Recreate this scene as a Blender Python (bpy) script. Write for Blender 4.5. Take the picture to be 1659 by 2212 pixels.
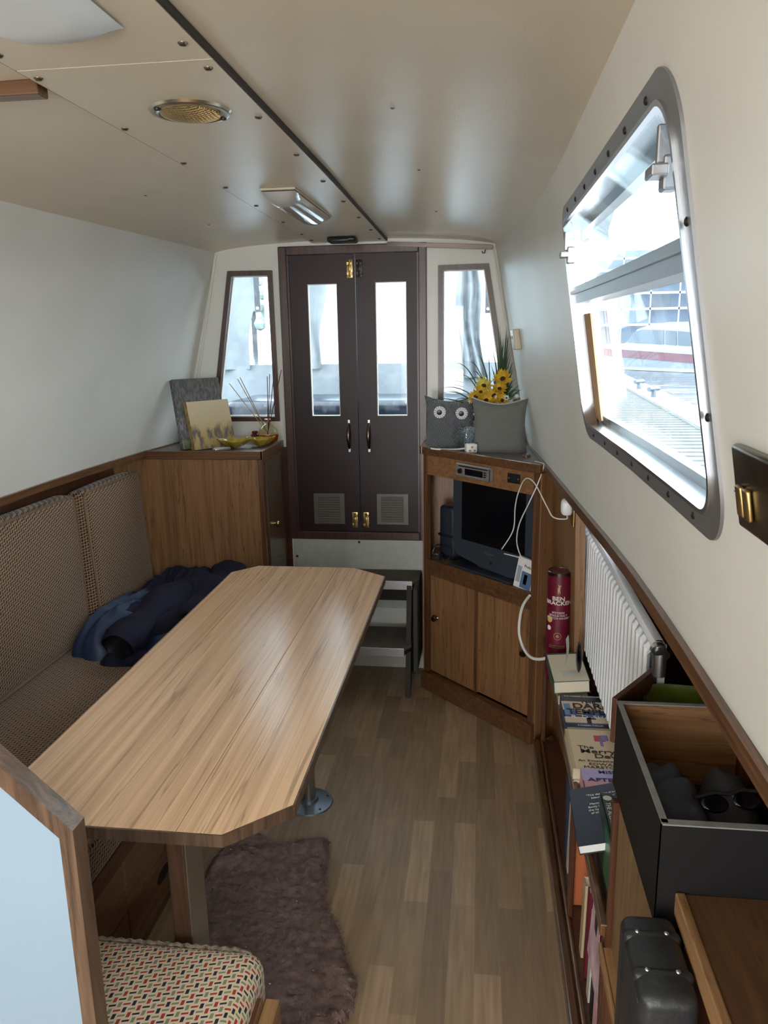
import bpy, bmesh, math, random
from mathutils import Vector, Matrix, noise
from mathutils.geometry import tessellate_polygon
random.seed(7)
for o in list(bpy.data.objects): bpy.data.objects.remove(o)
S = bpy.context.scene
COL = S.collection
# ------------------------------------------------------------------ camera
cam = bpy.data.cameras.new('camera'); co = bpy.data.objects.new('camera', cam); COL.objects.link(co)
cam.sensor_fit = 'AUTO'; cam.sensor_width = 36; cam.lens = 36 * 1661 / 2212
cam.clip_start = .02; cam.clip_end = 400
right = Vector((0.99233359, 0.1225116, -0.01627734)); down = Vector((0.01175259, -0.2246531, -0.97436793)); fwd = Vector((-0.12302813, 0.96670673, -0.22437064))
m = Matrix.Identity(4)
for i in range(3):
    m[i][0] = right[i]; m[i][1] = -down[i]; m[i][2] = -fwd[i]
m[0][3], m[1][3], m[2][3] = 0, 0, 1.55
co.matrix_world = m
S.camera = co
# ------------------------------------------------------------------ world, exposure
w = bpy.data.worlds.new('world'); S.world = w; w.use_nodes = True
bg = w.node_tree.nodes['Background']; bg.inputs[0].default_value = (.86, .95, 1, 1); bg.inputs[1].default_value = 4.8
S.view_settings.view_transform = 'Standard'; S.view_settings.look = 'None'
S.view_settings.exposure = 1.0; S.view_settings.gamma = 1; S.view_settings.use_curve_mapping = False
S.cycles.max_bounces = 10; S.cycles.diffuse_bounces = 6; S.cycles.transparent_max_bounces = 16
S.cycles.sample_clamp_indirect = 6; S.cycles.caustics_reflective = False; S.cycles.caustics_refractive = False

def area(name, loc, target, sx, sy, power, col=(.86, .95, 1)):
    l = bpy.data.lights.new(name, 'AREA'); l.shape = 'RECTANGLE'; l.size = sx; l.size_y = sy
    l.energy = power; l.color = col
    o = bpy.data.objects.new(name, l); COL.objects.link(o); o.location = loc
    o.rotation_euler = (Vector(target) - Vector(loc)).to_track_quat('-Z', 'Y').to_euler()
    return o
# added fill lamps standing for daylight through unseen rear windows and stern opening
area('daylight_fill_rear_right', (.62, -.75, 1.68), (-.6, -.35, 1.2), 1.0, .5, 44, (1, .98, .95))
area('daylight_fill_rear_left', (-1.75, -.75, 1.68), (-.4, -.45, 1.1), 1.0, .5, 2, (1, .98, .95))
area('daylight_fill_stern', (-.55, -2.6, 1.4), (-.5, 0, 1.1), .7, 1.2, 11, (1, .98, .95))
area('ceiling_fill_rear_right', (.80, -.75, 1.10), (-.6, .3, 1.94), 1.0, .5, 36, (1, .98, .95))  # lamps aimed upward, added to brighten the ceiling
area('ceiling_fill_rear_left', (-1.95, -.75, 1.10), (-.5, .3, 1.94), 1.0, .5, 12, (1, .98, .95))
area('ceiling_fill_stern', (-.55, -2.6, .75), (-.5, .5, 1.94), .7, .8, 26, (1, .98, .95))

# ------------------------------------------------------------------ node materials
def newmat(name):
    mt = bpy.data.materials.new(name); mt.use_nodes = True
    nt = mt.node_tree; b = nt.nodes['Principled BSDF']
    return mt, nt, b
def plain(name, col, rough=.5, metal=0, bump=0, bscale=200, spec=.5, var=0, vscale=6, coat=0, trans=0, bst=None):
    mt, nt, b = newmat(name)
    b.inputs['Base Color'].default_value = (*col, 1); b.inputs['Roughness'].default_value = rough
    b.inputs['Metallic'].default_value = metal; b.inputs['Specular IOR Level'].default_value = spec
    b.inputs['Coat Weight'].default_value = coat; b.inputs['Transmission Weight'].default_value = trans
    tc = nt.nodes.new('ShaderNodeTexCoord')
    if var:
        n = nt.nodes.new('ShaderNodeTexNoise'); n.inputs['Scale'].default_value = vscale; n.inputs['Detail'].default_value = 5
        nt.links.new(tc.outputs['Object'], n.inputs['Vector'])
        r = nt.nodes.new('ShaderNodeValToRGB')
        r.color_ramp.elements[0].position = .3; r.color_ramp.elements[1].position = .72
        r.color_ramp.elements[0].color = (*[c * (1 - var) for c in col], 1)
        r.color_ramp.elements[1].color = (*[min(1, c * (1 + var * .5)) for c in col], 1)
        nt.links.new(n.outputs['Fac'], r.inputs[0]); nt.links.new(r.outputs[0], b.inputs['Base Color'])
    if bump:
        n = nt.nodes.new('ShaderNodeTexNoise'); n.inputs['Scale'].default_value = bscale; n.inputs['Detail'].default_value = 4
        if bst:
            mp = nt.nodes.new('ShaderNodeMapping'); mp.inputs['Scale'].default_value = bst
            nt.links.new(tc.outputs['Object'], mp.inputs[0]); nt.links.new(mp.outputs[0], n.inputs['Vector'])
        else: nt.links.new(tc.outputs['Object'], n.inputs['Vector'])
        bp = nt.nodes.new('ShaderNodeBump'); bp.inputs['Strength'].default_value = bump; bp.inputs['Distance'].default_value = .002
        nt.links.new(n.outputs['Fac'], bp.inputs['Height']); nt.links.new(bp.outputs[0], b.inputs['Normal'])
    return mt
def wood(name, light, dark, axis='z', rough=.42, across=38, along=2.2, lines=.5, coat=0, warp=.12, lcol=None):
    mt, nt, b = newmat(name); N = nt.nodes.new; L = nt.links.new
    tc = N('ShaderNodeTexCoord'); mp = N('ShaderNodeMapping')
    sc = [1, 1, 1]; sc['xyz'.index(axis)] = along / across; mp.inputs['Scale'].default_value = sc
    L(tc.outputs['Object'], mp.inputs[0])
    w1 = N('ShaderNodeTexNoise'); w1.inputs['Scale'].default_value = 9; w1.inputs['Detail'].default_value = 2; L(mp.outputs[0], w1.inputs['Vector'])
    ad = N('ShaderNodeVectorMath'); ad.operation = 'MULTIPLY_ADD'; ad.inputs[1].default_value = (warp,) * 3
    L(w1.outputs['Color'], ad.inputs[0]); L(mp.outputs[0], ad.inputs[2])
    g = N('ShaderNodeTexNoise'); g.inputs['Scale'].default_value = across * 1.6; g.inputs['Detail'].default_value = 6; g.inputs['Roughness'].default_value = .62
    L(ad.outputs[0], g.inputs['Vector'])
    r = N('ShaderNodeValToRGB'); r.color_ramp.elements[0].position = .33; r.color_ramp.elements[1].position = .62
    r.color_ramp.elements[0].color = (*dark, 1); r.color_ramp.elements[1].color = (*light, 1)
    L(g.outputs['Fac'], r.inputs[0])
    g2 = N('ShaderNodeTexNoise'); g2.inputs['Scale'].default_value = across * 1.1; g2.inputs['Detail'].default_value = 3; g2.inputs['Roughness'].default_value = .5
    of = N('ShaderNodeVectorMath'); of.operation = 'ADD'; of.inputs[1].default_value = (3.1, 7.7, 1.3); L(ad.outputs[0], of.inputs[0]); L(of.outputs[0], g2.inputs['Vector'])
    r2 = N('ShaderNodeValToRGB'); e = r2.color_ramp.elements; e[0].position = .485; e[1].position = .515
    e[0].color = (1, 1, 1, 1); e[1].color = (1, 1, 1, 1); k = e.new(.5); k.color = (1 - lines,) * 3 + (1,)
    L(g2.outputs['Fac'], r2.inputs[0])
    mx = N('ShaderNodeMix'); mx.data_type = 'RGBA'; mx.blend_type = 'MULTIPLY'; mx.inputs['Factor'].default_value = 1
    L(r.outputs[0], mx.inputs[6]); L(r2.outputs[0], mx.inputs[7]); L(mx.outputs[2], b.inputs['Base Color'])
    b.inputs['Roughness'].default_value = rough; b.inputs['Coat Weight'].default_value = coat; b.inputs['Coat Roughness'].default_value = .12
    return mt
def mathn(nt, op, a, bb=None):
    n = nt.nodes.new('ShaderNodeMath'); n.operation = op
    for i, v in enumerate((a, bb)):
        if v is None: continue
        if isinstance(v, (int, float)): n.inputs[i].default_value = v
        else: nt.links.new(v, n.inputs[i])
    return n.outputs[0]
def weave(name, ground, cols, u, v, cell=.011, slope=.35, rough=.9, fw=.17, uw=.25):
    """short dashes set alternately upright and slanting, like a moquette; u, v: (x,y,z) weights of the object coordinates"""
    mt, nt, b = newmat(name); N = nt.nodes.new; L = nt.links.new
    tc = N('ShaderNodeTexCoord')
    def dot(vec):
        d = N('ShaderNodeVectorMath'); d.operation = 'DOT_PRODUCT'; d.inputs[1].default_value = [c / cell for c in vec]
        L(tc.outputs['Object'], d.inputs[0]); return d.outputs['Value']
    U = dot(u); V = dot(v)
    V = mathn(nt, 'ADD', V, mathn(nt, 'MULTIPLY', U, -slope))
    iu = mathn(nt, 'FLOOR', U); iv = mathn(nt, 'FLOOR', V)
    fu = mathn(nt, 'FRACT', U); fv = mathn(nt, 'FRACT', V)
    par = mathn(nt, 'FLOORED_MODULO', mathn(nt, 'ADD', iu, iv), 2)      # 0 flat dash, 1 upright dash
    def bar(x, hx, y, hy):
        a = mathn(nt, 'LESS_THAN', mathn(nt, 'ABSOLUTE', mathn(nt, 'SUBTRACT', x, .5)), hx)
        c = mathn(nt, 'LESS_THAN', mathn(nt, 'ABSOLUTE', mathn(nt, 'SUBTRACT', y, .5)), hy)
        return mathn(nt, 'MULTIPLY', a, c)
    flat = bar(fu, .62, fv, fw); up = bar(fu, uw, fv, .44)
    mask = mathn(nt, 'ADD', mathn(nt, 'MULTIPLY', flat, mathn(nt, 'SUBTRACT', 1, par)), mathn(nt, 'MULTIPLY', up, par))
    idx = mathn(nt, 'FLOORED_MODULO', mathn(nt, 'ADD', mathn(nt, 'MULTIPLY', iu, 1), mathn(nt, 'MULTIPLY', iv, 2)), 3)
    r = N('ShaderNodeValToRGB'); r.color_ramp.interpolation = 'CONSTANT'; e = r.color_ramp.elements
    e[0].position = 0; e[0].color = (*cols[0], 1); e[1].position = .3; e[1].color = (*cols[1], 1); k = e.new(.6); k.color = (*cols[2], 1)
    L(mathn(nt, 'DIVIDE', idx, 3), r.inputs[0])
    mx = N('ShaderNodeMix'); mx.data_type = 'RGBA'; L(mask, mx.inputs['Factor']); mx.inputs[6].default_value = (*ground, 1); L(r.outputs[0], mx.inputs[7])
    L(mx.outputs[2], b.inputs['Base Color']); b.inputs['Roughness'].default_value = rough; b.inputs['Specular IOR Level'].default_value = .15
    b.inputs['Sheen Weight'].default_value = .2
    bp = N('ShaderNodeBump'); bp.inputs['Strength'].default_value = .3; bp.inputs['Distance'].default_value = .001
    L(mask, bp.inputs['Height']); L(bp.outputs[0], b.inputs['Normal'])
    return mt
def glassmat(name, tint=(.93, .97, .98), dirt=.06, gl=.0, scale=9, refl=.45):
    mt = bpy.data.materials.new(name); mt.use_nodes = True; nt = mt.node_tree; nt.nodes.clear(); N = nt.nodes.new; L = nt.links.new
    out = N('ShaderNodeOutputMaterial'); tr = N('ShaderNodeBsdfTransparent'); tr.inputs[0].default_value = (*tint, 1)
    gs = N('ShaderNodeBsdfGlossy'); gs.inputs['Roughness'].default_value = .02
    lw = N('ShaderNodeLayerWeight'); fr = mathn(nt, 'ADD', mathn(nt, 'MULTIPLY', mathn(nt, 'POWER', lw.outputs['Facing'], 5), refl), .02)
    mx = N('ShaderNodeMixShader'); L(fr, mx.inputs[0]); L(tr.outputs[0], mx.inputs[1]); L(gs.outputs[0], mx.inputs[2])
    df = N('ShaderNodeBsdfTranslucent'); df.inputs[0].default_value = (.8, .85, .88, 1)
    tc = N('ShaderNodeTexCoord'); n = N('ShaderNodeTexNoise'); n.inputs['Scale'].default_value = scale; n.inputs['Detail'].default_value = 8; L(tc.outputs['Object'], n.inputs['Vector'])
    rr = N('ShaderNodeMapRange'); rr.inputs[1].default_value = .45; rr.inputs[2].default_value = .75; rr.inputs[3].default_value = gl; rr.inputs[4].default_value = gl + dirt
    L(n.outputs['Fac'], rr.inputs[0])
    m2 = N('ShaderNodeMixShader'); L(rr.outputs[0], m2.inputs[0]); L(mx.outputs[0], m2.inputs[1]); L(df.outputs[0], m2.inputs[2]); L(m2.outputs[0], out.inputs[0])
    return mt

M = {}
M['ceil'] = plain('ceiling_vinyl', (.71, .645, .515), .30, bump=.12, bscale=420, bst=(1, .12, 1), var=.05, vscale=5)
M['wall'] = plain('wall_lining', (.74, .735, .69), .42, bump=.12, bscale=60, var=.05, vscale=4)
M['skytint_panel'] = plain('sky_tinted_laminate', (.22, .30, .375), .4, var=.05, vscale=3)  # panel taken as white; sky-blue light put into its colour
M['maroon'] = plain('dark_maroon_paint', (.026, .010, .013), .42, bump=.12, bscale=60, var=.2, vscale=5, spec=.3)
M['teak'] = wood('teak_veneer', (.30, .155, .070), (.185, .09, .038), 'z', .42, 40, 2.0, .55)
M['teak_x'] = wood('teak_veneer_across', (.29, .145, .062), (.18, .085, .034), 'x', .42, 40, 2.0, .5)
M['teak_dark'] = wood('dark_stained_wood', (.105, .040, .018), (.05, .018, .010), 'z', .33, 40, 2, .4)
M['lip_y'] = wood('varnished_hardwood_lengthwise', (.165, .075, .032), (.065, .028, .013), 'y', .3, 50, 2, .4, coat=.3)
M['worn'] = wood('worn_dark_hardwood', (.12, .072, .045), (.045, .025, .016), 'z', .34, 40, 3, .4, coat=.2)
M['lip_x'] = wood('varnished_hardwood_across', (.165, .075, .032), (.07, .030, .014), 'x', .3, 50, 2, .4, coat=.3)
M['lip_z'] = wood('varnished_hardwood_upright', (.15, .068, .030), (.065, .028, .014), 'z', .3, 50, 2, .4, coat=.3)
M['frame'] = wood('dark_red_brown_frame', (.075, .032, .024), (.035, .015, .012), 'z', .35, 40, 2, .4)
M['maple'] = wood('light_wood', (.36, .20, .09), (.22, .115, .05), 'y', .45, 40, 2, .3)
M['table'] = wood('table_laminate', (.70, .45, .275), (.51, .31, .18), 'y', .22, 34, .55, .38, warp=.08)
M['alu'] = plain('aluminium', (.62, .64, .67), .28, 1, bump=.05)
M['alu_matte'] = plain('anodised_aluminium', (.36, .365, .38), .42, .9, bump=.1)
M['steel'] = plain('brushed_steel', (.45, .45, .45), .35, 1, bump=.1, bst=(1, 1, .05))
M['galv'] = plain('grey_painted_metal', (.17, .20, .24), .38, .6, var=.15, vscale=20)
M['brass'] = plain('aged_brass', (.46, .33, .13), .35, 1, var=.25, vscale=40)
M['bronze'] = plain('antique_bronze', (.18, .14, .10), .3, 1, var=.3, vscale=25)
M['dkmetal'] = plain('dark_metal', (.035, .03, .028), .4, .7)
M['louvre'] = plain('grey_brown_metal', (.13, .12, .105), .45, .5)
M['black'] = plain('black_plastic', (.012, .013, .016), .35)
M['navyplastic'] = plain('blue_black_plastic', (.022, .028, .042), .38)
M['blackboard'] = plain('black_melamine', (.008, .0075, .0075), .6, bump=.1, bscale=400, spec=.25)
M['blackwood'] = plain('black_painted_wood', (.013, .013, .013), .6)
M['rim'] = plain('worn_grey_edge', (.24, .245, .24), .5, var=.2, vscale=40)
M['white'] = plain('white_enamel', (.80, .82, .85), .28)
M['whiteplastic'] = plain('white_plastic', (.75, .74, .70), .35)
M['cream'] = plain('cream_plastic', (.62, .57, .45), .4)
M['paper'] = plain('page_edges', (.70, .62, .48), .85, bump=.3, bscale=300, bst=(.2, .2, 6))
M['paperwhite'] = plain('white_paper', (.78, .78, .76), .8)
M['glass'] = glassmat('window_glass', dirt=.015)
M['cleanglass'] = glassmat('door_glass', dirt=.05, scale=30)
M['vinyl'] = glassmat('cloudy_vinyl', (.85, .9, .92), .2, .30, 5)
M['screen'] = plain('screen', (.004, .004, .006), .12)
M['coat'] = plain('navy_wool', (.017, .018, .038), .9, bump=.6, bscale=380, spec=.2, var=.25, vscale=10)
M['coatlining'] = plain('navy_lining', (.018, .035, .085), .5, bump=.2, bscale=60, spec=.4)
M['rug'] = plain('brown_sheepskin', (.27, .185, .165), .95, bump=.9, bscale=160, spec=.1, var=.35, vscale=45)
M['carpet'] = plain('worn_grey_carpet', (.16, .142, .12), .95, bump=.8, bscale=500, spec=.1, var=.2, vscale=60)
M['seat'] = weave('far_moquette', (.36, .235, .145), [(.02, .018, .022), (.045, .026, .02), (.075, .03, .022)], (1, 1, 0), (0, 0, 1), .0115, fw=.22, uw=.28)
M['seatflat'] = weave('seat_moquette', (.34, .22, .135), [(.02, .018, .022), (.045, .026, .02), (.075, .03, .022)], (1, 0, 1), (0, 1, 0), .0115, fw=.22, uw=.28)
M['seatnear'] = weave('near_moquette', (.62, .50, .34), [(.33, .030, .028), (.014, .014, .035), (.20, .22, .135)], (1, 0, -.6), (0, 1, -1), .0118, slope=.32)
M['piping'] = plain('cushion_piping', (.22, .15, .10), .9, bump=.6, bscale=400)
M['pipingnear'] = plain('chequered_piping', (.30, .25, .18), .9, bump=.6, bscale=400, var=.8, vscale=90)

def floormat():
    mt, nt, b = newmat('laminate_strip_floor'); N = nt.nodes.new; L = nt.links.new
    tc = N('ShaderNodeTexCoord'); mp = N('ShaderNodeMapping'); mp.inputs['Rotation'].default_value = (0, 0, math.pi / 2)
    L(tc.outputs['Object'], mp.inputs[0])
    br = N('ShaderNodeTexBrick'); br.offset = .37; br.offset_frequency = 2; br.squash = 1
    br.inputs['Color1'].default_value = (0, 0, 0, 1); br.inputs['Color2'].default_value = (1, 1, 1, 1); br.inputs['Mortar'].default_value = (.5, .5, .5, 1)
    br.inputs['Scale'].default_value = 1; br.inputs['Mortar Size'].default_value = .0005; br.inputs['Brick Width'].default_value = .37; br.inputs['Row Height'].default_value = .066; br.inputs['Bias'].default_value = 0
    L(mp.outputs[0], br.inputs['Vector'])
    r = N('ShaderNodeValToRGB'); e = r.color_ramp.elements
    e[0].color = (.31, .21, .125, 1); e[1].color = (.52, .36, .215, 1); k = e.new(.5); k.color = (.41, .28, .17, 1)
    L(br.outputs['Color'], r.inputs[0])
    mp2 = N('ShaderNodeMapping'); mp2.inputs['Scale'].default_value = (1, .07, 1); L(tc.outputs['Object'], mp2.inputs[0])
    n = N('ShaderNodeTexNoise'); n.inputs['Scale'].default_value = 75; n.inputs['Detail'].default_value = 6; n.inputs['Distortion'].default_value = .6; L(mp2.outputs[0], n.inputs['Vector'])
    r2 = N('ShaderNodeValToRGB'); r2.color_ramp.elements[0].position = .3; r2.color_ramp.elements[1].position = .7
    r2.color_ramp.elements[0].color = (.72, .70, .68, 1); r2.color_ramp.elements[1].color = (1.0, 1.0, 1.0, 1); L(n.outputs['Fac'], r2.inputs[0])
    mx = N('ShaderNodeMix'); mx.data_type = 'RGBA'; mx.blend_type = 'MULTIPLY'; mx.inputs['Factor'].default_value = 1
    L(r.outputs[0], mx.inputs[6]); L(r2.outputs[0], mx.inputs[7])
    n3 = N('ShaderNodeTexNoise'); n3.inputs['Scale'].default_value = 4.5; n3.inputs['Detail'].default_value = 7; n3.inputs['Roughness'].default_value = .7; L(tc.outputs['Object'], n3.inputs['Vector'])
    r3 = N('ShaderNodeValToRGB'); r3.color_ramp.elements[0].position = .55; r3.color_ramp.elements[1].position = .8
    r3.color_ramp.elements[0].color = (0, 0, 0, 1); r3.color_ramp.elements[1].color = (.35, .35, .35, 1); L(n3.outputs['Fac'], r3.inputs[0])
    m2 = N('ShaderNodeMix'); m2.data_type = 'RGBA'; L(r3.outputs[0], m2.inputs['Factor']); L(mx.outputs[2], m2.inputs[6]); m2.inputs[7].default_value = (.30, .25, .20, 1)
    L(m2.outputs[2], b.inputs['Base Color'])
    mr = N('ShaderNodeMapRange'); L(n3.outputs['Fac'], mr.inputs[0]); mr.inputs[3].default_value = .32; mr.inputs[4].default_value = .55; L(mr.outputs[0], b.inputs['Roughness'])
    return mt
M['floor'] = floormat()

# ------------------------------------------------------------------ mesh helpers (world coordinates in, local meshes out)
ROOT = {}
def tag(o, label=None, cat=None, group=None, kind=None):
    if label: o['label'] = label
    if cat: o['category'] = cat
    if group: o['group'] = group
    if kind: o['kind'] = kind
    return o
def thing(name, loc, label, cat, group=None, kind=None):
    o = bpy.data.objects.new(name, None); COL.objects.link(o); o.location = loc; o.empty_display_size = .05
    ROOT[o] = Vector(loc); return tag(o, label, cat, group, kind)
class MB:
    def __init__(s): s.v = []; s.f = []; s.mi = []; s.cur = 0
    def add(s, vs, fs, X=None):
        n = len(s.v)
        s.v += [tuple(X @ Vector(p)) if X else tuple(p) for p in vs]
        s.f += [tuple(n + i for i in f) for f in fs]; s.mi += [s.cur] * len(fs); return s
    def box(s, x0, x1, y0, y1, z0, z1, bev=0, X=None, seg=2):
        if not bev:
            vs = [(x, y, z) for z in (z0, z1) for y in (y0, y1) for x in (x0, x1)]
            return s.add(vs, [(0, 2, 3, 1), (4, 5, 7, 6), (0, 1, 5, 4), (2, 6, 7, 3), (0, 4, 6, 2), (1, 3, 7, 5)], X)
        bm = bmesh.new(); bmesh.ops.create_cube(bm, size=1)
        for v in bm.verts: v.co = Vector(((x0 + x1) / 2 + v.co.x * (x1 - x0), (y0 + y1) / 2 + v.co.y * (y1 - y0), (z0 + z1) / 2 + v.co.z * (z1 - z0)))
        bmesh.ops.bevel(bm, geom=bm.edges[:], offset=bev, segments=seg, affect='EDGES', profile=.5, clamp_overlap=True)
        bm.verts.index_update(); s.add([v.co[:] for v in bm.verts], [[v.index for v in f.verts] for f in bm.faces], X); bm.free(); return s
    def prism(s, poly, lo, hi, axis='z', X=None):
        """poly of 2D points extruded along axis between lo and hi"""
        def mk(a, b, h): return {'z': (a, b, h), 'y': (a, h, b), 'x': (h, a, b)}[axis]
        n = len(poly); vs = [mk(a, b, lo) for a, b in poly] + [mk(a, b, hi) for a, b in poly]
        fs = [tuple(range(n)), tuple(range(2 * n - 1, n - 1, -1))] + [(i, i + n, (i + 1) % n + n, (i + 1) % n) for i in range(n)]
        return s.add(vs, fs, X)
    def tube(s, pts, r, seg=8, closed=False, caps=True, X=None, flat=1):
        pts = [Vector(p) for p in pts]; n = len(pts); vs = []; fs = []
        rr = r if isinstance(r, (list, tuple)) else [r] * n
        up = None
        for i, p in enumerate(pts):
            t = (pts[(i + 1) % n] - pts[i - 1]) if closed else (pts[min(i + 1, n - 1)] - pts[max(i - 1, 0)])
            t = t.normalized() if t.length > 1e-9 else Vector((0, 0, 1))
            if up is None: up = Vector((0, 0, 1)) if abs(t.z) < .9 else Vector((1, 0, 0))
            a = t.cross(up).normalized(); bdir = a.cross(t).normalized(); up = bdir
            for k in range(seg):
                an = 2 * math.pi * k / seg; vs.append(p + a * math.cos(an) * rr[i] + bdir * math.sin(an) * rr[i] * flat)
        m_ = n if closed else n - 1
        for i in range(m_):
            for k in range(seg):
                j = (i + 1) % n; fs.append((i * seg + k, i * seg + (k + 1) % seg, j * seg + (k + 1) % seg, j * seg + k))
        if caps and not closed: fs.append(tuple(range(seg - 1, -1, -1))); fs.append(tuple((n - 1) * seg + k for k in range(seg)))
        return s.add(vs, fs, X)
    def lathe(s, prof, c=(0, 0, 0), seg=24, X=None, sx=1, sy=1):
        """prof: (radius, height) pairs about the local z axis at c"""
        n = len(prof); vs = []; fs = []
        for r, z in prof:
            for k in range(seg):
                a = 2 * math.pi * k / seg; vs.append((c[0] + r * math.cos(a) * sx, c[1] + r * math.sin(a) * sy, c[2] + z))
        for i in range(n - 1):
            for k in range(seg): fs.append((i * seg + k, i * seg + (k + 1) % seg, (i + 1) * seg + (k + 1) % seg, (i + 1) * seg + k))
        if prof[0][0] > 1e-6: fs.append(tuple(range(seg - 1, -1, -1)))
        if prof[-1][0] > 1e-6: fs.append(tuple((n - 1) * seg + k for k in range(seg)))
        return s.add(vs, fs, X)
    def ball(s, c, r, seg=12, X=None, sc=(1, 1, 1)):
        vs = []; fs = []
        for i in range(seg + 1):
            t = math.pi * i / seg
            for k in range(seg * 2):
                a = math.pi * k / seg; vs.append((c[0] + r * sc[0] * math.sin(t) * math.cos(a), c[1] + r * sc[1] * math.sin(t) * math.sin(a), c[2] + r * sc[2] * math.cos(t)))
        for i in range(seg):
            for k in range(seg * 2): fs.append((i * seg * 2 + k, i * seg * 2 + (k + 1) % (seg * 2), (i + 1) * seg * 2 + (k + 1) % (seg * 2), (i + 1) * seg * 2 + k))
        return s.add(vs, fs, X)
    def grid(s, nu, nv, fn, X=None):
        vs = [fn(i / nu, j / nv) for j in range(nv + 1) for i in range(nu + 1)]
        fs = [(j * (nu + 1) + i, j * (nu + 1) + i + 1, (j + 1) * (nu + 1) + i + 1, (j + 1) * (nu + 1) + i) for j in range(nv) for i in range(nu)]
        return s.add(vs, fs, X)
    def rbox(s, x0, x1, y0, y1, z0, z1, r, k=6, bulge=(0, 0, 0), X=None):
        """soft rounded block with bulging faces (a cushion)"""
        h = [(x1 - x0) / 2, (y1 - y0) / 2, (z1 - z0) / 2]; c = [(x0 + x1) / 2, (y0 + y1) / 2, (z0 + z1) / 2]
        ax = []
        for i in range(3):
            rr = min(r, h[i] * .999); a = [-h[i] + rr * t / 4 for t in range(4)]
            mid = [-(h[i] - rr) + 2 * (h[i] - rr) * t / k for t in range(k + 1)]; ax.append(a + mid + [-q for q in reversed(a)])
        key = {}; vs = []; fs = []
        def vid(p):
            kk = tuple(round(q, 6) for q in p)
            if kk not in key:
                inner = [max(-(h[i] - min(r, h[i] * .999)), min(h[i] - min(r, h[i] * .999), p[i])) for i in range(3)]
                d = Vector([p[i] - inner[i] for i in range(3)]); q = Vector(inner) + (d.normalized() * min(r, min(h) * .999) if d.length > 1e-9 else d)
                for i in range(3):
                    o1, o2 = (i + 1) % 3, (i + 2) % 3
                    wgt = (1 - (p[o1] / h[o1]) ** 2) * (1 - (p[o2] / h[o2]) ** 2)
                    if abs(abs(p[i]) - h[i]) < 1e-6: q[i] += math.copysign(bulge[i] * wgt, p[i])
                key[kk] = len(vs); vs.append((q[0] + c[0], q[1] + c[1], q[2] + c[2]))
            return key[kk]
        for i in range(3):
            a, bb = (i + 1) % 3, (i + 2) % 3
            for sg in (-1, 1):
                for ia in range(len(ax[a]) - 1):
                    for ib in range(len(ax[bb]) - 1):
                        q = []
                        for da, db in ((0, 0), (1, 0), (1, 1), (0, 1)):
                            p = [0, 0, 0]; p[i] = sg * h[i]; p[a] = ax[a][ia + da]; p[bb] = ax[bb][ib + db]; q.append(vid(p))
                        if sg < 0: q.reverse()
                        if len(set(q)) > 2: fs.append(tuple(dict.fromkeys(q)))
        return s.add(vs, fs, X)
    def sheet(s, outer, holes, fn, thick, cuts_a=(), cuts_b=()):
        """flat outline with holes in (a,b), cut at the given lines, mapped through fn(a,b,offset) to a closed slab"""
        polys = [[Vector((a, b_, 0)) for a, b_ in outer]] + [[Vector((a, b_, 0)) for a, b_ in h] for h in holes]
        tri = tessellate_polygon(polys); flat = [p for q in polys for p in q]
        bm = bmesh.new(); bv = [bm.verts.new(p) for p in flat]
        for t in tri:
            try: bm.faces.new([bv[i] for i in t])
            except ValueError: pass
        bmesh.ops.recalc_face_normals(bm, faces=bm.faces[:])
        for cval, ax in [(c, 0) for c in cuts_a] + [(c, 1) for c in cuts_b]:
            nrm = (1, 0, 0) if ax == 0 else (0, 1, 0)
            bmesh.ops.bisect_plane(bm, geom=bm.verts[:] + bm.edges[:] + bm.faces[:], dist=1e-6, plane_co=[cval * q for q in nrm], plane_no=nrm)
        bm.verts.index_update(); n = len(bm.verts); P = [v.co.copy() for v in bm.verts]
        vs = [fn(p.x, p.y, 0) for p in P] + [fn(p.x, p.y, thick) for p in P]; fs = []
        for f in bm.faces:
            ids = [v.index for v in f.verts]; fs.append(tuple(ids)); fs.append(tuple(i + n for i in reversed(ids)))
        for e in bm.edges:
            if len(e.link_faces) == 1: a, b_ = e.verts[0].index, e.verts[1].index; fs.append((a, b_, b_ + n, a + n))
        bm.free(); return s.add(vs, fs)
    def build(s, name, mat, parent=None, label=None, cat=None, group=None, kind=None, smooth=False, base=None):
        me = bpy.data.meshes.new(name)
        if parent is not None: off = ROOT[parent]
        elif base is not None: off = Vector(base)
        else:
            xs = [p[0] for p in s.v]; ys = [p[1] for p in s.v]; zs = [p[2] for p in s.v]
            off = Vector(((min(xs) + max(xs)) / 2, (min(ys) + max(ys)) / 2, min(zs)))
        me.from_pydata([(p[0] - off[0], p[1] - off[1], p[2] - off[2]) for p in s.v], [], s.f)
        mats = mat if isinstance(mat, (list, tuple)) else [mat]
        for q in mats: me.materials.append(M[q] if isinstance(q, str) else q)
        for p, i in zip(me.polygons, s.mi): p.material_index = i
        bm = bmesh.new(); bm.from_mesh(me); bmesh.ops.recalc_face_normals(bm, faces=bm.faces[:]); bm.to_mesh(me); bm.free()
        if smooth:
            for p in me.polygons: p.use_smooth = True
            try: me.set_sharp_from_angle(angle=math.radians(smooth if smooth is not True else 40))
            except Exception: pass
        o = bpy.data.objects.new(name, me); COL.objects.link(o)
        if parent is not None: o.parent = parent
        else: o.location = off
        ROOT[o] = off
        return tag(o, label, cat, group, kind)
def copy_tree(o, loc=None, rot=None, parent=None):
    c = o.copy(); COL.objects.link(c)
    if parent is not None: c.parent = parent
    if loc is not None: c.location = loc
    if rot is not None: c.rotation_euler = rot
    for ch in o.children: copy_tree(ch, parent=c)
    return c
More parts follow.
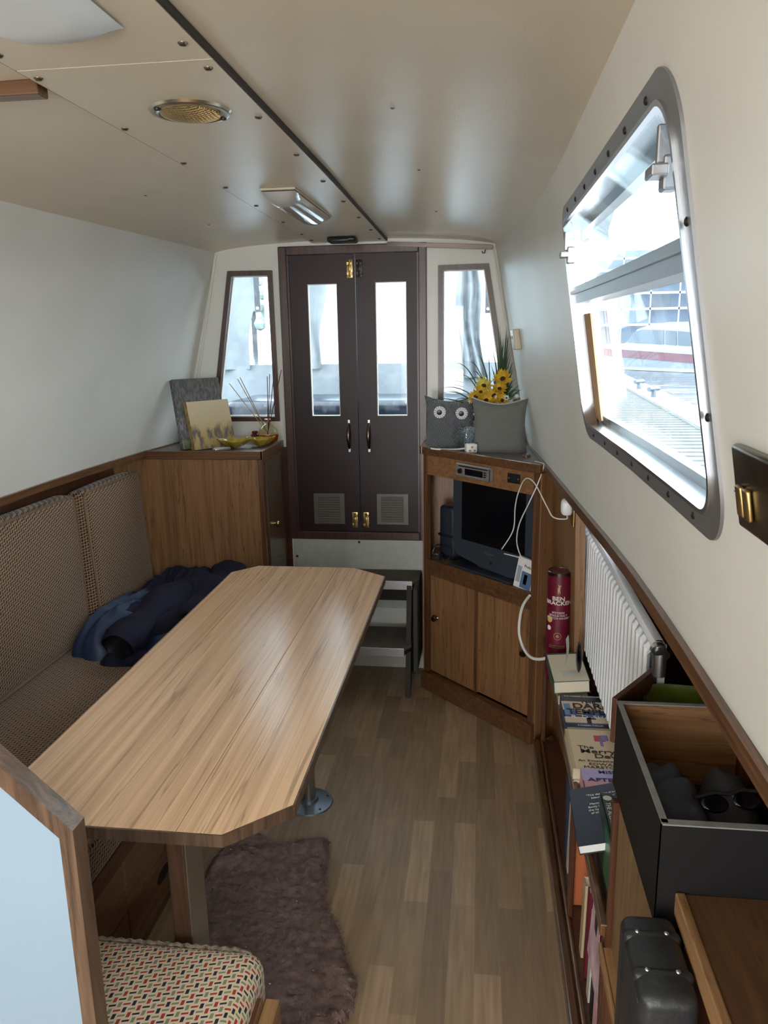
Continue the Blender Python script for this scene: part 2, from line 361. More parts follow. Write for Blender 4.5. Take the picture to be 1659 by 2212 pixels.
def text(name, body, mat, X, size, parent, depth=.0004, align='LEFT', sx=1, bold=0):
    cu = bpy.data.curves.new(name, 'FONT'); cu.body = body; cu.size = size; cu.align_x = align; cu.extrude = depth; cu.offset = bold
    o = bpy.data.objects.new(name, cu); COL.objects.link(o)
    dg = bpy.context.evaluated_depsgraph_get(); dg.update(); me = bpy.data.meshes.new_from_object(o.evaluated_get(dg))
    COL.objects.unlink(o); bpy.data.objects.remove(o)
    off = ROOT[parent]
    for v in me.vertices: v.co = X @ Vector((v.co.x * sx, v.co.y, v.co.z)) - off
    me.materials.clear(); me.materials.append(M[mat] if isinstance(mat, str) else mat)
    r = bpy.data.objects.new(name, me); COL.objects.link(r); r.parent = parent; ROOT[r] = off; return r
def frame(o, x, y):
    """matrix with origin o, x axis x, y axis y"""
    x = Vector(x).normalized(); y = (Vector(y) - x * Vector(y).dot(x)).normalized(); z = x.cross(y)
    return Matrix(((x.x, y.x, z.x, o[0]), (x.y, y.y, z.y, o[1]), (x.z, y.z, z.z, o[2]), (0, 0, 0, 1)))
def spl(P, n=6):
    P = [Vector(p) for p in P]; Q = [P[0]] + P + [P[-1]]; out = []
    for i in range(1, len(Q) - 2):
        a, b, c, d = Q[i - 1:i + 3]
        for k in range(n):
            t = k / n; out.append(.5 * (2 * b + (c - a) * t + (2 * a - 5 * b + 4 * c - d) * t * t + (3 * b - a - 3 * c + d) * t ** 3))
    return out + [P[-1]]
def col(name, c, rough=.6, **k):
    if name not in M: M[name] = plain(name, c, rough, **k)
    return name
def lerp(t, a):
    if t <= a[0][0]: return a[0][1]
    for (x0, y0), (x1, y1) in zip(a, a[1:]):
        if t <= x1: return y0 + (y1 - y0) * (t - x0) / (x1 - x0)
    return a[-1][1]
def smooth_lerp(t, a):
    return sum(lerp(t + d, a) for d in (-.25, -.15, -.05, .05, .15, .25)) / 6
# ------------------------------------------------------------------ hull shape of the cabin
RB = [(-9, .312), (1.35, .312), (1.64, .303), (2.13, .272), (2.8, .238), (3.46, .190)]
RT = [(-9, .170), (1.96, .168), (2.4, .153), (2.92, .108), (3.46, .040)]
LB = [(-9, -1.44), (2.6, -1.438), (3.15, -1.40), (3.46, -1.345)]
LT = [(-9, -1.272), (2.0, -1.266), (2.55, -1.218), (3.46, -1.149)]
def WR(y, z, off=0):
    b, t = smooth_lerp(y, RB), smooth_lerp(y, RT); return (b + (t - b) * (z - 1.09) / .81 + off, y, z)
def WL(y, z, off=0):
    b, t = smooth_lerp(y, LB), smooth_lerp(y, LT); return (b + (t - b) * (z - 1.09) / .81 - off, y, z)
Y0 = -2.0; YE = 3.40
ycuts = [-1, 0, .5, 1, 1.25, 1.5, 1.75, 2, 2.2, 2.4, 2.6, 2.8, 3.0, 3.2]
def rrect(y0, y1, z0, z1, r, n=7):
    pts = []
    for cy, cz, a0 in ((y1 - r, z1 - r, 0), (y0 + r, z1 - r, 90), (y0 + r, z0 + r, 180), (y1 - r, z0 + r, 270)):
        for k in range(n + 1):
            a = math.radians(a0 + 90 * k / n); pts.append((cy + r * math.cos(a), cz + r * math.sin(a)))
    return pts
WIN = (.85, 1.90, 1.308, 1.818); WINR = (-1.3, -.25, 1.308, 1.818)
def hole(w, d=.030, r=.055): return rrect(w[0] + d, w[1] - d, w[2] + d, w[3] - d, r)
# side walls above the rail
wr = MB().sheet([(Y0, 1.085), (YE + .02, 1.085), (YE + .02, 1.93), (Y0, 1.93)], [hole(WIN), hole(WINR)], WR, .03, ycuts, [1.2, 1.5, 1.85]); wr.build('wall_right', 'wall', kind='structure')
wl = MB().sheet([(Y0, 1.085), (YE + .02, 1.085), (YE + .02, 1.93), (Y0, 1.93)], [hole(WINR)], WL, .03, ycuts, [1.2, 1.5, 1.85]); wl.build('wall_left', 'wall', kind='structure')
# linings below the rail: flush veneer near the bow, set back under the side deck further aft
def WRlow(y, z, off=0):
    return (lerp(y, RB) + .028 + .03 * max(0, (1.05 - z)) + off, y, z)
MB().sheet([(2.34, -.02), (YE + .02, -.02), (YE + .02, 1.087), (2.34, 1.087)], [], WRlow, .03, ycuts).build('wall_right', 'teak', kind='structure')
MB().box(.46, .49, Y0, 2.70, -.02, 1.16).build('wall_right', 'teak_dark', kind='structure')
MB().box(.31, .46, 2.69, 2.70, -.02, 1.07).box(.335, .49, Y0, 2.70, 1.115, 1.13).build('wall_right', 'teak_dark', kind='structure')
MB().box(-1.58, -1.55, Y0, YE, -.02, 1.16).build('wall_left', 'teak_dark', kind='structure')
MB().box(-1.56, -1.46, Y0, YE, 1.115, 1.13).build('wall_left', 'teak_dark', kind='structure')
MB().box(-1.62, .55, Y0 - .02, YE + .04, -.03, 0).build('floor', 'floor', kind='structure', base=(0, 0, 0))
# front bulkhead with openings for the doors and two raked windows
XL, XR, ZD0, ZD1 = -.868, -.245, .640, 1.905
WLF = [(-1.102, 1.832), (-.903, 1.830), (-.899, 1.178), (-1.216, 1.178)]
WRF = [(-.184, 1.832), (.027, 1.834), (.137, 1.180), (-.184, 1.180)]
def inset(q, d):
    out = []
    n = len(q); c = Vector((sum(p[0] for p in q) / n, sum(p[1] for p in q) / n))
    for i in range(n):
        p0, p1, p2 = Vector(q[i - 1]), Vector(q[i]), Vector(q[(i + 1) % n])
        a = (p1 - p0).normalized(); b_ = (p2 - p1).normalized()
        na = Vector((-a.y, a.x)); nb = Vector((-b_.y, b_.x))
        if (c - p1).dot(na) < 0: na = -na
        if (c - p1).dot(nb) < 0: nb = -nb
        k = (na + nb) / (1 + na.dot(nb)); out.append(tuple(p1 + k * d))
    return out
fb = MB(); fmap = lambda a, b, o: (a, YE + o, b)
fb.sheet([(-1.42, 1.06), (-1.24, 1.99), (XL, 1.99), (XL, 1.06)], [inset(WLF, .012)], fmap, .03)
fb.sheet([(XR, 1.06), (XR, 1.99), (.12, 1.99), (.28, 1.06)], [inset(WRF, .012)], fmap, .03)
fb.sheet([(XL, ZD1), (XL, 1.99), (XR, 1.99), (XR, ZD1)], [], fmap, .03)
fb.build('wall_front', 'wall', kind='structure')
MB().box(-1.58, XL, YE, YE + .03, 0, 1.06).box(XR, .32, YE, YE + .03, 0, 1.06).build('wall_front', 'teak_dark', kind='structure')
MB().box(XL, XR, YE, YE + .03, 0, ZD0).build('wall_front', 'wall', kind='structure')
lp = thing('lower_panel', (-.55, YE - .006, .45), 'grey-white screwed panel between the door sill and the steps', 'panel')
MB().box(-.858, -.255, YE - .007, YE - .0005, .30, .630, .002).build('board', plain('greywhite_board', (.50, .53, .50), .5, var=.08, vscale=30), lp)
for x, z in ((-.55, .618), (-.846, .545)):
    MB().lathe([(0, .002), (.005, .0015), (.006, 0)], seg=12, X=Matrix.Translation((x, YE - .007, z)) @ Matrix.Rotation(math.pi / 2, 4, 'X')).build('screw', 'dkmetal', lp)
MB().box(-1.6, .5, Y0 - .03, Y0, -.02, .4).box(-1.6, -.9, Y0 - .03, Y0, .4, 1.95).box(-.2, .5, Y0 - .03, Y0, .4, 1.95).box(-.9, -.2, Y0 - .03, Y0, 1.85, 1.95).build('wall_back', 'wall', kind='structure')
# ceiling: cambered vinyl sheets, a proud strip down the middle
def zc(x, y):
    a = smooth_lerp(y, LT) - .03; b = smooth_lerp(y, RT) + .03; c = -.53; u = (x - c) / ((b - c) if x > c else (c - a))
    return 1.948 - .030 * abs(u) ** 2.2 - .016 * abs(u) ** 9
def ceil(u, v):
    y = Y0 + v * (YE + .03 - Y0); a = smooth_lerp(y, LT) - .03; b = smooth_lerp(y, RT) + .03; x = a + u * (b - a); return (x, y, zc(x, y))
g = MB().grid(48, 40, ceil); top = [(x, y, z + .03) for x, y, z in g.v]; n = len(g.v); g.add(top, [tuple(i for i in reversed(f)) for f in g.f[:]])
g.build('ceiling', 'ceil', kind='structure', smooth=True, base=(0, 0, 0))
XS = (-.682, -.384)
def strip(y0, y1):
    b = MB()
    nseg = max(2, int((y1 - y0) / .3))
    for i in range(nseg):
        a, c = y0 + (y1 - y0) * i / nseg, y0 + (y1 - y0) * (i + 1) / nseg
        sk = lambda y: -.0 if y < 2 else (y - 2) * -.014
        p = [(XS[0] + 2 * sk(a), a), (XS[1] + sk(a), a), (XS[1] + sk(c), c), (XS[0] + 2 * sk(c), c)]
        z0 = 1.936
        b.prism(p, z0, 1.955)
    return b
strip(Y0, 1.168).build('trim_1', 'ceil', kind='structure', base=(0, 0, 0)); strip(1.1715, YE).build('trim_2', 'ceil', kind='structure', base=(0, 0, 0))
MB().prism([(XS[1] + .0005, Y0), (XS[1] + .0055, Y0), (XS[1] + .0055, 2), (XS[1] - .0145, YE), (XS[1] - .0195, YE), (XS[1] + .0005, 2)], 1.937, 1.9485).build('trim_3', plain('dark_gap_strip', (.03, .022, .018), .6), kind='structure')
MB().prism([(XS[0] - .0005, Y0), (XS[0] - .003, Y0), (XS[0] - .003, 2), (XS[0] - .042, YE), (XS[0] - .039, YE), (XS[0] - .0005, 2)], 1.937, 1.9485).build('trim_11', plain('brown_seam', (.16, .12, .08), .6), kind='structure')
# battens across the ceiling
MB().box(-1.25, -.690, 1.238, 1.270, 1.925, 1.947, .002).build('trim_4', 'lip_x', kind='structure')
b = MB(); b.prism([(-.397, 1.930), (-.397, 1.914), (.042, 1.888), (.042, 1.904)], YE - .03, YE - .001, 'y'); b.build('trim_5', 'lip_x', kind='structure')
# screws in the strip and sheets
sc = None
def screw(x, y, z, lab, r=.007):
    global sc
    if sc is None:
        sc = MB().lathe([(0, -.0035), (.0045, -.0032), (.0068, -.001), (.007, 0)], (x, y, z), 12).build('screw_head', 'bronze', None, lab, 'screw', 'screw heads along the ceiling strip', smooth=True)
        sc['d'] = 0; del sc['d']; screw.z = sc.location.z - z; return sc
    c = copy_tree(sc, (x, y, z + screw.z)); c.scale = (r / .007,) * 3; c['label'] = lab; return c
LA, LB_, LC = ('small dark screw head along the right edge of the raised ceiling strip', 'small dark screw head along the left edge of the raised ceiling strip', 'tiny screw head in the right-hand ceiling sheet away from the strip')
for x, y in ((-.402, 1.105), (-.402, 1.205), (-.403, 1.47), (-.404, 1.77), (-.406, 2.07), (-.408, 2.38), (-.412, 2.70), (-.416, 3.02), (-.42, 3.30)): screw(x, y, 1.936, LA)
for x, y in ((-.668, 1.105), (-.668, 1.205), (-.67, 1.50), (-.672, 1.80), (-.674, 2.10), (-.678, 2.40), (-.684, 2.75), (-.695, 3.08), (-.70, 3.28)): screw(x, y, 1.936, LB_)
for x, y in ((-.16, 1.47), (-.155, 2.0), (-.15, 2.65)): screw(x, y, zc(x, y) - .0005, LC, .004)['group'] = 'screws in the right ceiling sheet'
for x, y in ((-.93, 2.18), (-.95, 2.75)):
    q = screw(x, y, zc(x, y) - .0005, 'tiny screw head in the left-hand ceiling sheet', .004); q['group'] = 'screws in the left ceiling sheet'
# rails along the top of the lower linings
def railpath(T, sgn, y0, y1, z0, z1, ins, out):
    ys = [y0 + (y1 - y0) * i / 26 for i in range(27)]; b = MB(); vs = []
    for y in ys:
        x = smooth_lerp(y, T); vs += [(x - sgn * ins, y, z0), (x - sgn * ins, y, z1), (x + sgn * out, y, z1), (x + sgn * out, y, z0)]
    fs = [(0, 1, 2, 3), tuple(range(len(vs) - 1, len(vs) - 5, -1))]
    for i in range(26):
        for k in range(4): fs.append((i * 4 + k, i * 4 + (k + 1) % 4, (i + 1) * 4 + (k + 1) % 4, (i + 1) * 4 + k))
    return b.add(vs, fs)
railpath(RB, 1, Y0, YE, 1.066, 1.091, .012, .05).build('trim_6', 'lip_y', kind='structure')
railpath(LB, -1, Y0, YE, 1.066, 1.091, .012, .05).build('trim_7', 'lip_y', kind='structure')
# corner beads of the bulkhead
for i, (x0, x1) in enumerate(((-1.152, -1.335), (.044, .196))):
    MB().tube([(x0, YE - .004, 1.90), (x1, YE - .004, 1.09)], .006, 6).build('trim_%d' % (8 + i), 'wall', kind='structure')

# ------------------------------------------------------------------ side windows
def sidewin(n, Wf, w, full=True):
    W3 = lambda a, b, o: Wf(a, b, o)
    root = thing('window_%d' % n, Wf((w[0] + w[1]) / 2, w[2], 0), None, None, kind='structure')
    y0, y1, z0, z1 = w
    MB().sheet(rrect(y0, y1, z0, z1, .075, 10), [rrect(y0 + .03, y1 - .03, z0 + .03, z1 - .03, .055, 10)], lambda a, b, o: W3(a, b, -.004 + o), .004, [1.1, 1.4, 1.7]).build('flange', 'alu_matte', root, smooth=30)
    MB().sheet(rrect(y0 + .028, y1 - .028, z0 + .028, z1 - .028, .056, 10), [rrect(y0 + .034, y1 - .034, z0 + .034, z1 - .034, .052, 10)], lambda a, b, o: W3(a, b, -.008 + o), .062, [1.1, 1.4, 1.7]).build('reveal', 'alu', root, smooth=40)
    MB().sheet(rrect(y0 + .032, y1 - .032, z0 + .032, z1 - .032, .052, 8), [rrect(y0 + .052, y1 - .052, z0 + .052, z1 - .052, .035, 8)], lambda a, b, o: W3(a, b, .030 + o), .02, [1.1, 1.4, 1.7]).build('inner_frame', 'alu', root, smooth=40)
    zb = 1.630
    cb = MB().sheet([(y0 + .033, zb - .018), (y1 - .033, zb - .018), (y1 - .033, zb + .018), (y0 + .033, zb + .018)], [], lambda a, b, o: W3(a, b, .0 + o), .045, [1.1, 1.4, 1.7])
    cb.sheet([(y0 + .033, zb + .002), (y1 - .033, zb + .002), (y1 - .033, zb + .008), (y0 + .033, zb + .008)], [], lambda a, b, o: W3(a, b, -.006 + o), .008, [1.1, 1.4, 1.7])
    cb.build('crossbar', 'alu_matte', root)
    gz = MB().sheet([(y0 + .05, z0 + .05), (y1 - .05, z0 + .05), (y1 - .05, zb - .01), (y0 + .05, zb - .01)], [], lambda a, b, o: W3(a, b, .038 + o), .004, [1.1, 1.4, 1.7]); gz.build('fixed_pane', 'glass', root)
    zt = z1 - .045
    hp = MB().sheet([(y0 + .045, zb + .015), (y1 - .045, zb + .015), (y1 - .07, zt), (y0 + .07, zt)], [], lambda a, b, o: W3(a, b, .034 - .05 * (b - zb - .015) / (zt - zb) + o), .004, [1.1, 1.4, 1.7]); hp.build('hopper_pane', 'glass', root)
    for yy in ((y0 + .075, y1 - .075)):
        c = W3(yy, zb + .085, -.004)
        MB().box(c[0] - .006, c[0] + .012, c[1] - .012, c[1] + .012, c[2] - .018, c[2] + .018, .003).box(c[0] - .022, c[0] - .004, c[1] - .03, c[1] + .006, c[2] - .006, c[2] + .006, .002).box(c[0] - .012, c[0] + .006, c[1] - .004, c[1] + .006, c[2] + .01, c[2] + .05, .002).build('latch', 'alu_matte', root)
    bolts = [(y0 + .13 + k * (y1 - y0 - .26) / 6, z1 - .015) for k in range(7)] + [(y0 + .13 + k * (y1 - y0 - .26) / 6, z0 + .015) for k in range(7)] + [(y0 + .015, z0 + .15 + k * .2) for k in range(2)] + [(y1 - .015, z0 + .14 + k * .08) for k in range(2)]
    for y, z in bolts:
        c = W3(y, z, -.004); MB().ball((c[0], c[1], c[2]), .0052, 5, sc=(.6, 1, 1)).build('bolt', 'dkmetal', root, smooth=True)
    return root
sidewin(1, WR, WIN)
for k, (f, w_) in enumerate(((WR, WINR), (WL, WINR))):
    r_ = thing('window_%d' % (4 + k), f((w_[0] + w_[1]) / 2, w_[2], 0), None, None, kind='structure')
    MB().sheet(rrect(*w_, .075, 8), [rrect(w_[0] + .03, w_[1] - .03, w_[2] + .03, w_[3] - .03, .055, 8)], lambda a, b, o: f(a, b, -.004 + o), .004, [1.1, 1.4, 1.7]).build('flange', 'alu_matte', r_)
# ------------------------------------------------------------------ bulkhead windows
def fronwin(n, q):
    root = thing('window_%d' % n, (sum(p[0] for p in q) / 4, YE, q[3][1]), None, None, kind='structure')
    MB().sheet(q, [inset(q, .021)], lambda a, b, o: (a, YE - .012 + o, b), .05).build('window_frame', 'frame', root)
    MB().sheet(inset(q, .0205), [inset(q, .025)], lambda a, b, o: (a, YE + .012 + o, b), .012).build('glazing_bead', 'whiteplastic', root)
    MB().sheet(inset(q, .0205), [], lambda a, b, o: (a, YE + .018 + o, b), .004).build('pane', 'cleanglass', root)
fronwin(2, WLF); fronwin(3, WRF)
# ------------------------------------------------------------------ bow doors in their frame
q = [(XL - .004, ZD1 + .022), (XR + .014, ZD1 + .022), (XR + .014, ZD0 - .010), (XL - .004, ZD0 - .010)]
x0, x1, z0, z1 = XL - .004, XR + .012, .632, 1.925
fr = MB()
for a in ((x0, x0 + .034, YE - .018, YE + .035, z0, z1), (x1 - .034, x1, YE - .018, YE + .035, z0, z1), (x0 + .034, x1 - .034, YE - .018, YE + .035, z1 - .036, z1), (x0 + .034, x1 - .034, YE - .018, YE + .035, z0, z0 + .036)): fr.box(*a, .003)
for a in ((x0 + .034, x0 + .042, YE - .006, YE + .035, z0 + .036, z1 - .036), (x1 - .042, x1 - .034, YE - .006, YE + .035, z0 + .036, z1 - .036)): fr.box(*a)
fr.build('trim_10', 'frame', kind='structure')
XM = -.541
def leaf(n, xa, xb, pane, hx, vent, bolts):
    root = thing('door_%d' % n, ((xa + xb) / 2, YE, z0 + .036), None, None, kind='structure')
    px0, px1, pz0, pz1 = pane
    MB().sheet([(xa, z0 + .037), (xb, z0 + .037), (xb, z1 - .037), (xa, z1 - .037)], [[(px0, pz0), (px1, pz0), (px1, pz1), (px0, pz1)]], lambda a, b, o: (a, YE + .002 + o, b), .026).build('door_panel', 'maroon', root)
    MB().sheet([(px0 - .001, pz0 - .001), (px1 + .001, pz0 - .001), (px1 + .001, pz1 + .001), (px0 - .001, pz1 + .001)], [[(px0 + .003, pz0 + .003), (px1 - .003, pz0 + .003), (px1 - .003, pz1 - .003), (px0 + .003, pz1 - .003)]], lambda a, b, o: (a, YE + .005 + o, b), .02).build('glazing_bead', 'whiteplastic', root)
    MB().box(px0, px1, YE + .014, YE + .018, pz0, pz1).build('pane', 'cleanglass', root)
    hd = MB().tube([(hx, YE - .004, 1.165), (hx, YE - .022, 1.150), (hx, YE - .030, 1.11), (hx, YE - .022, 1.07), (hx, YE - .004, 1.055)], [.005, .0055, .009, .0055, .005], 10).build('pull_handle', 'bronze', root, smooth=True)
    for zz in (1.172, 1.048): MB().box(hx - .006, hx + .006, YE - .003, YE + .002, zz - .012, zz + .012, .002).build('handle_plate', 'steel', hd)
    vx0, vx1 = vent; vz0, vz1 = .702, .846
    lv = MB().box(vx0, vx1, YE - .003, YE + .002, vz0, vz1, .001).build('louvre_vent', 'louvre', root)
    for k in range(11):
        zz = vz0 + .017 + k * (vz1 - vz0 - .034) / 10
        MB().tube([(vx0 + .02, YE - .003, zz), (vx1 - .022, YE - .003, zz)], .0042, 8, flat=1).build('louvre', 'louvre', lv, smooth=True)
    for bx, bz, hh, mt in bolts:
        bo = MB().box(bx - .013, bx + .013, YE - .003, YE + .002, bz - hh, bz + hh, .001).tube([(bx, YE - .006, bz - hh * .95), (bx, YE - .006, bz + hh * .9)], .0045, 8).box(bx - .006, bx + .006, YE - .010, YE - .002, bz - .010, bz + .014, .002).build('door_bolt', mt, root, smooth=30)
        for q_ in (-1, 1):
            MB().box(bx - .013, bx + .013, YE - .0085, YE - .001, bz + q_ * hh * .55 - .006, bz + q_ * hh * .55 + .006, .001).build('bolt_keep', mt, bo)
    return root
leaf(1, x0 + .036, XM - .0015, (-.752, -.622, 1.199, 1.769), -.584, (-.758, -.614), [(-.563, 1.829, .038, 'brass'), (-.567, .722, .037, 'brass')])
leaf(2, XM + .0015, x1 - .036, (-.455, -.321, 1.199, 1.771), -.494, (-.465, -.320), [(-.522, 1.829, .036, 'dkmetal'), (-.515, .722, .037, 'brass')])
# ------------------------------------------------------------------ table
t = thing('dining_table', (-.60, 1.90, 0), 'long wood-grain dining table with clipped corners beside the bench', 'table')
XT0, XT1, YT0, YT1, XSEAM = -.892, -.326, 1.112, 2.668, -.514
outl = [(-.80, YT0), (-.43, YT0), (XT1, 1.210), (XT1, 2.572), (-.452, YT1), (-.812, YT1), (XT0, 2.582), (XT0, 1.20)]
MB().prism([(-.80, YT0 + .004), (XSEAM - .0008, YT0 + .004), (XSEAM - .0008, YT1 - .004), (-.812, YT1 - .004), (XT0 + .004, 2.58), (XT0 + .004, 1.205)], .700, .7205).build('table_leaf', 'table', t)
MB().prism([(XSEAM + .0008, YT0 + .004), (-.432, YT0 + .004), (XT1 - .004, 1.213), (XT1 - .004, 2.57), (-.454, YT1 - .004), (XSEAM + .0008, YT1 - .004)], .700, .7205).build('table_leaf', 'table', t)
eg = MB(); nq = len(outl)
cx_ = sum(p[0] for p in outl) / nq; cy_ = sum(p[1] for p in outl) / nq
inn = inset(outl, .004)
eg.sheet(outl, [inn], lambda a, b, o: (a, b, .697 + o), .0228)
eg.build('table_edging', 'worn', t)
MB().box(-.592, -.556, 1.235, 1.318, .0, .700, .004).build('support_leg', wood('dark_leg_wood', (.15, .085, .05), (.08, .042, .024), 'z', .35, 40, 2, .3), t)
MB().box(-.556, -.5535, 1.238, 1.318, .0, .699).build('leg_facing', plain('taupe_facing', (.20, .165, .135), .35), t)
pl = MB().tube([(-.566, 2.285, .012), (-.566, 2.285, .70)], .0235, 20).build('pedestal_pole', 'steel', t, smooth=True)
fl = MB().lathe([(0, .022), (.030, .020), (.034, .010), (.060, .008), (.080, .004), (.083, 0)], (-.566, 2.285, 0), 40).build('floor_flange', 'galv', t, smooth=True)
for k in range(5):
    a = k * 2 * math.pi / 5 + .5; MB().lathe([(0, .0075), (.0045, .0072), (.005, .004)], (-.566 + .066 * math.cos(a), 2.285 + .066 * math.sin(a), 0), 10).build('flange_screw', 'dkmetal', fl)
MB().lathe([(.026, .024), (.05, .022), (.055, .018), (.055, 0)], (-.566, 2.285, .676), 24).build('top_flange', 'galv', t, smooth=True)

# ------------------------------------------------------------------ bench along the left side
bn = thing('bench_locker', (-1.15, 2.0, 0), 'low wooden bench locker along the left wall, under the patterned seat cushion', 'bench')
MB().box(-1.545, -.875, 1.20, 3.055, .02, .345).build('locker_box', 'teak_x', bn)
MB().box(-.875, -.86, 1.2, 3.055, .30, .345).box(-.875, -.86, 1.2, 3.055, 0, .03).build('face_rail', 'lip_y', bn)
for i, (y0, y1) in enumerate(((1.21, 1.55), (1.555, 2.0), (2.005, 2.5), (2.505, 3.04))):
    for z0, z1 in ((.03, .163), (.167, .298)):
        d = MB().box(-.875, -.857, y0, y1, z0, z1, .002).build('locker_drawer', wood('locker_front_wood', (.26, .145, .072), (.15, .080, .040), 'y', .4, 40, 2, .4) if i == 0 and z0 < .1 else bpy.data.materials['locker_front_wood'], bn)
        yc = y0 + .46 * (y1 - y0); zc_ = (z0 + z1) / 2 + .01
        MB().lathe([(0, .001), (.030, .001), (.034, -.002)], seg=24, X=Matrix.Translation((-.857, yc, zc_)) @ Matrix.Rotation(math.pi / 2, 4, 'Y'), sx=.62, sy=1.3).build('finger_hole', 'blackwood', d)
cb = thing('seat_cushion', (-1.12, 2.0, .35), 'long brown herringbone bench seat cushion running under the table edge', 'cushion')
MB().rbox(-1.53, -.85, 1.20, 3.045, .346, .464, .03, 10, (0, 0, .006)).build('cushion_cover', 'seatflat', cb, smooth=True)
def perim(x0, x1, y0, y1, z, r, n=5):
    return [(a, b, z) for a, b in rrect(x0, x1, y0, y1, r, n)]
MB().tube(perim(-1.527, -.853, 1.203, 3.042, .456, .03), .005, 6, True).build('piping', 'piping', cb, smooth=True)
def backc(x, y0, y1, z1, lab, lean):
    c = thing('back_cushion', (x - .05, (y0 + y1) / 2, .47), lab, 'cushion', None)
    X = Matrix.Translation((x, 0, .47)) @ Matrix.Rotation(lean, 4, 'Y') @ Matrix.Translation((-x, 0, -.47))
    MB().rbox(x - .085, x, y0, y1, .471, z1, .028, 8, (.014, 0, .006), X=X).build('cushion_cover', 'seat', c, smooth=True)
    pts = [(x - .006, a, b) for a, b in rrect(y0 + .004, y1 - .004, .474, z1 - .005, .03, 5)]
    MB().tube([X @ Vector(p) for p in pts], .0048, 6, True).build('piping', 'piping', c, smooth=True)
backc(-1.445, 1.21, 2.565, 1.008, 'wide brown herringbone back cushion nearest the camera on the bench', -.01)
backc(-1.395, 2.575, 3.04, 1.012, 'narrow brown herringbone back cushion next to the left cabinet', -.05)

# ------------------------------------------------------------------ left cabinet
c = thing('corner_cabinet', (-1.2, 3.2, 0), 'teak cabinet left of the doors with a brass knob and grey-brown top', 'cabinet')
MB().box(-1.55, -.897, 3.068, YE - .002, .0, 1.058).build('cabinet_body', 'teak', c)
MB().box(-1.50, -.906, 3.060, 3.07, .0, 1.056).build('side_panel', 'teak', c)
MB().box(-.914, -.893, 3.058, 3.085, 0, 1.057, .003).build('corner_post', 'lip_z', c)
MB().box(-1.52, -.894, 3.062, YE - .002, 1.058, 1.086).build('cabinet_top', plain('grey_brown_laminate', (.15, .12, .11), .35, var=.1), c)
MB().box(-1.50, -.889, 3.052, 3.064, 1.056, 1.092, .003).box(-.901, -.887, 3.052, YE - .002, 1.056, 1.092, .003).build('top_edging', 'lip_x', c)
d = MB().box(-.898, -.886, 3.092, 3.375, .36, 1.045, .003).build('cabinet_door', wood('sheeny_door_veneer', (.135, .085, .052), (.085, .050, .030), 'z', .22, 40, 2, .3), c)
MB().lathe([(0, .030), (.010, .028), (.013, .022), (.009, .014), (.005, .010), (.005, .003), (.009, .001), (.009, 0)], seg=20, X=Matrix.Translation((-.886, 3.150, .763)) @ Matrix.Rotation(math.pi / 2, 4, 'Y')).build('knob', plain('polished_brass', (.75, .58, .25), .18, 1), d, smooth=True)
# things on it
def canvas(name, p, ux, uy, w_, h, th, lab, art, side):
    X = frame(p, ux, uy)
    o = thing(name, p, lab, 'picture')
    MB().box(0, w_, 0, h, -th, 0, .003, X=X).build('canvas_block', side, o)
    MB().box(.001, w_ - .001, .001, h - .001, 0, .0008, X=X).build('printed_face', art, o)
    return o
def artmat(name, stops, dark, dc, seed=0, thr=(.45, .6), scale=5, topfade=.5):
    mt, nt, b = newmat(name); N = nt.nodes.new; L = nt.links.new
    tc = N('ShaderNodeTexCoord'); sp = N('ShaderNodeSeparateXYZ'); L(tc.outputs['Generated'], sp.inputs[0])
    r = N('ShaderNodeValToRGB'); e = r.color_ramp.elements; e[0].position, e[0].color = stops[0][0], (*stops[0][1], 1); e[1].position, e[1].color = stops[-1][0], (*stops[-1][1], 1)
    for p_, c_ in stops[1:-1]: k = e.new(p_); k.color = (*c_, 1)
    L(sp.outputs['Z'], r.inputs[0])
    mp = N('ShaderNodeMapping'); mp.inputs['Location'].default_value = (seed, seed, 0); mp.inputs['Scale'].default_value = (scale, scale, scale * .45); L(tc.outputs['Generated'], mp.inputs[0])
    n_ = N('ShaderNodeTexNoise'); n_.inputs['Scale'].default_value = 1.6; n_.inputs['Detail'].default_value = 7; L(mp.outputs[0], n_.inputs[0])
    mr = N('ShaderNodeMapRange'); mr.inputs[1].default_value, mr.inputs[2].default_value = thr; L(n_.outputs['Fac'], mr.inputs[0])
    z = N('ShaderNodeMapRange'); z.inputs[1].default_value = topfade; z.inputs[2].default_value = topfade - .18; L(sp.outputs['Z'], z.inputs[0])
    f = mathn(nt, 'MULTIPLY', mr.outputs[0], z.outputs[0]); f = mathn(nt, 'MULTIPLY', f, dark)
    mx = N('ShaderNodeMix'); mx.data_type = 'RGBA'; L(f, mx.inputs['Factor']); L(r.outputs[0], mx.inputs[6]); mx.inputs[7].default_value = (*dc, 1)
    L(mx.outputs[2], b.inputs['Base Color']); b.inputs['Roughness'].default_value = .6; return mt
a1 = artmat('misty_city_print', [(0, (.42, .30, .13)), (.3, (.50, .36, .14)), (.5, (.58, .47, .28)), (1, (.70, .58, .40))], .9, (.11, .09, .10), 2, (.42, .58), 5, .56)
a2 = artmat('grey_tree_print', [(0, (.20, .22, .10)), (.3, (.33, .30, .36)), (.5, (.20, .20, .20)), (1, (.13, .135, .13))], .7, (.05, .05, .05), 5, (.4, .6), 14, 1.2)
canvas('canvas_picture', (-1.245, 3.10, 1.090), (.7, .7, 0), (-.20, .14, 1), .215, .300, .030, 'taller grey block canvas leaning against the left wall behind the pale one', a2, artmat('grey_canvas_side', [(0, (.12, .17, .06)), (.3, (.42, .38, .5)), (.5, (.3, .3, .3)), (1, (.2, .2, .2))], .9, (.03, .03, .03), 1, (.45, .5), 30, 1.3))
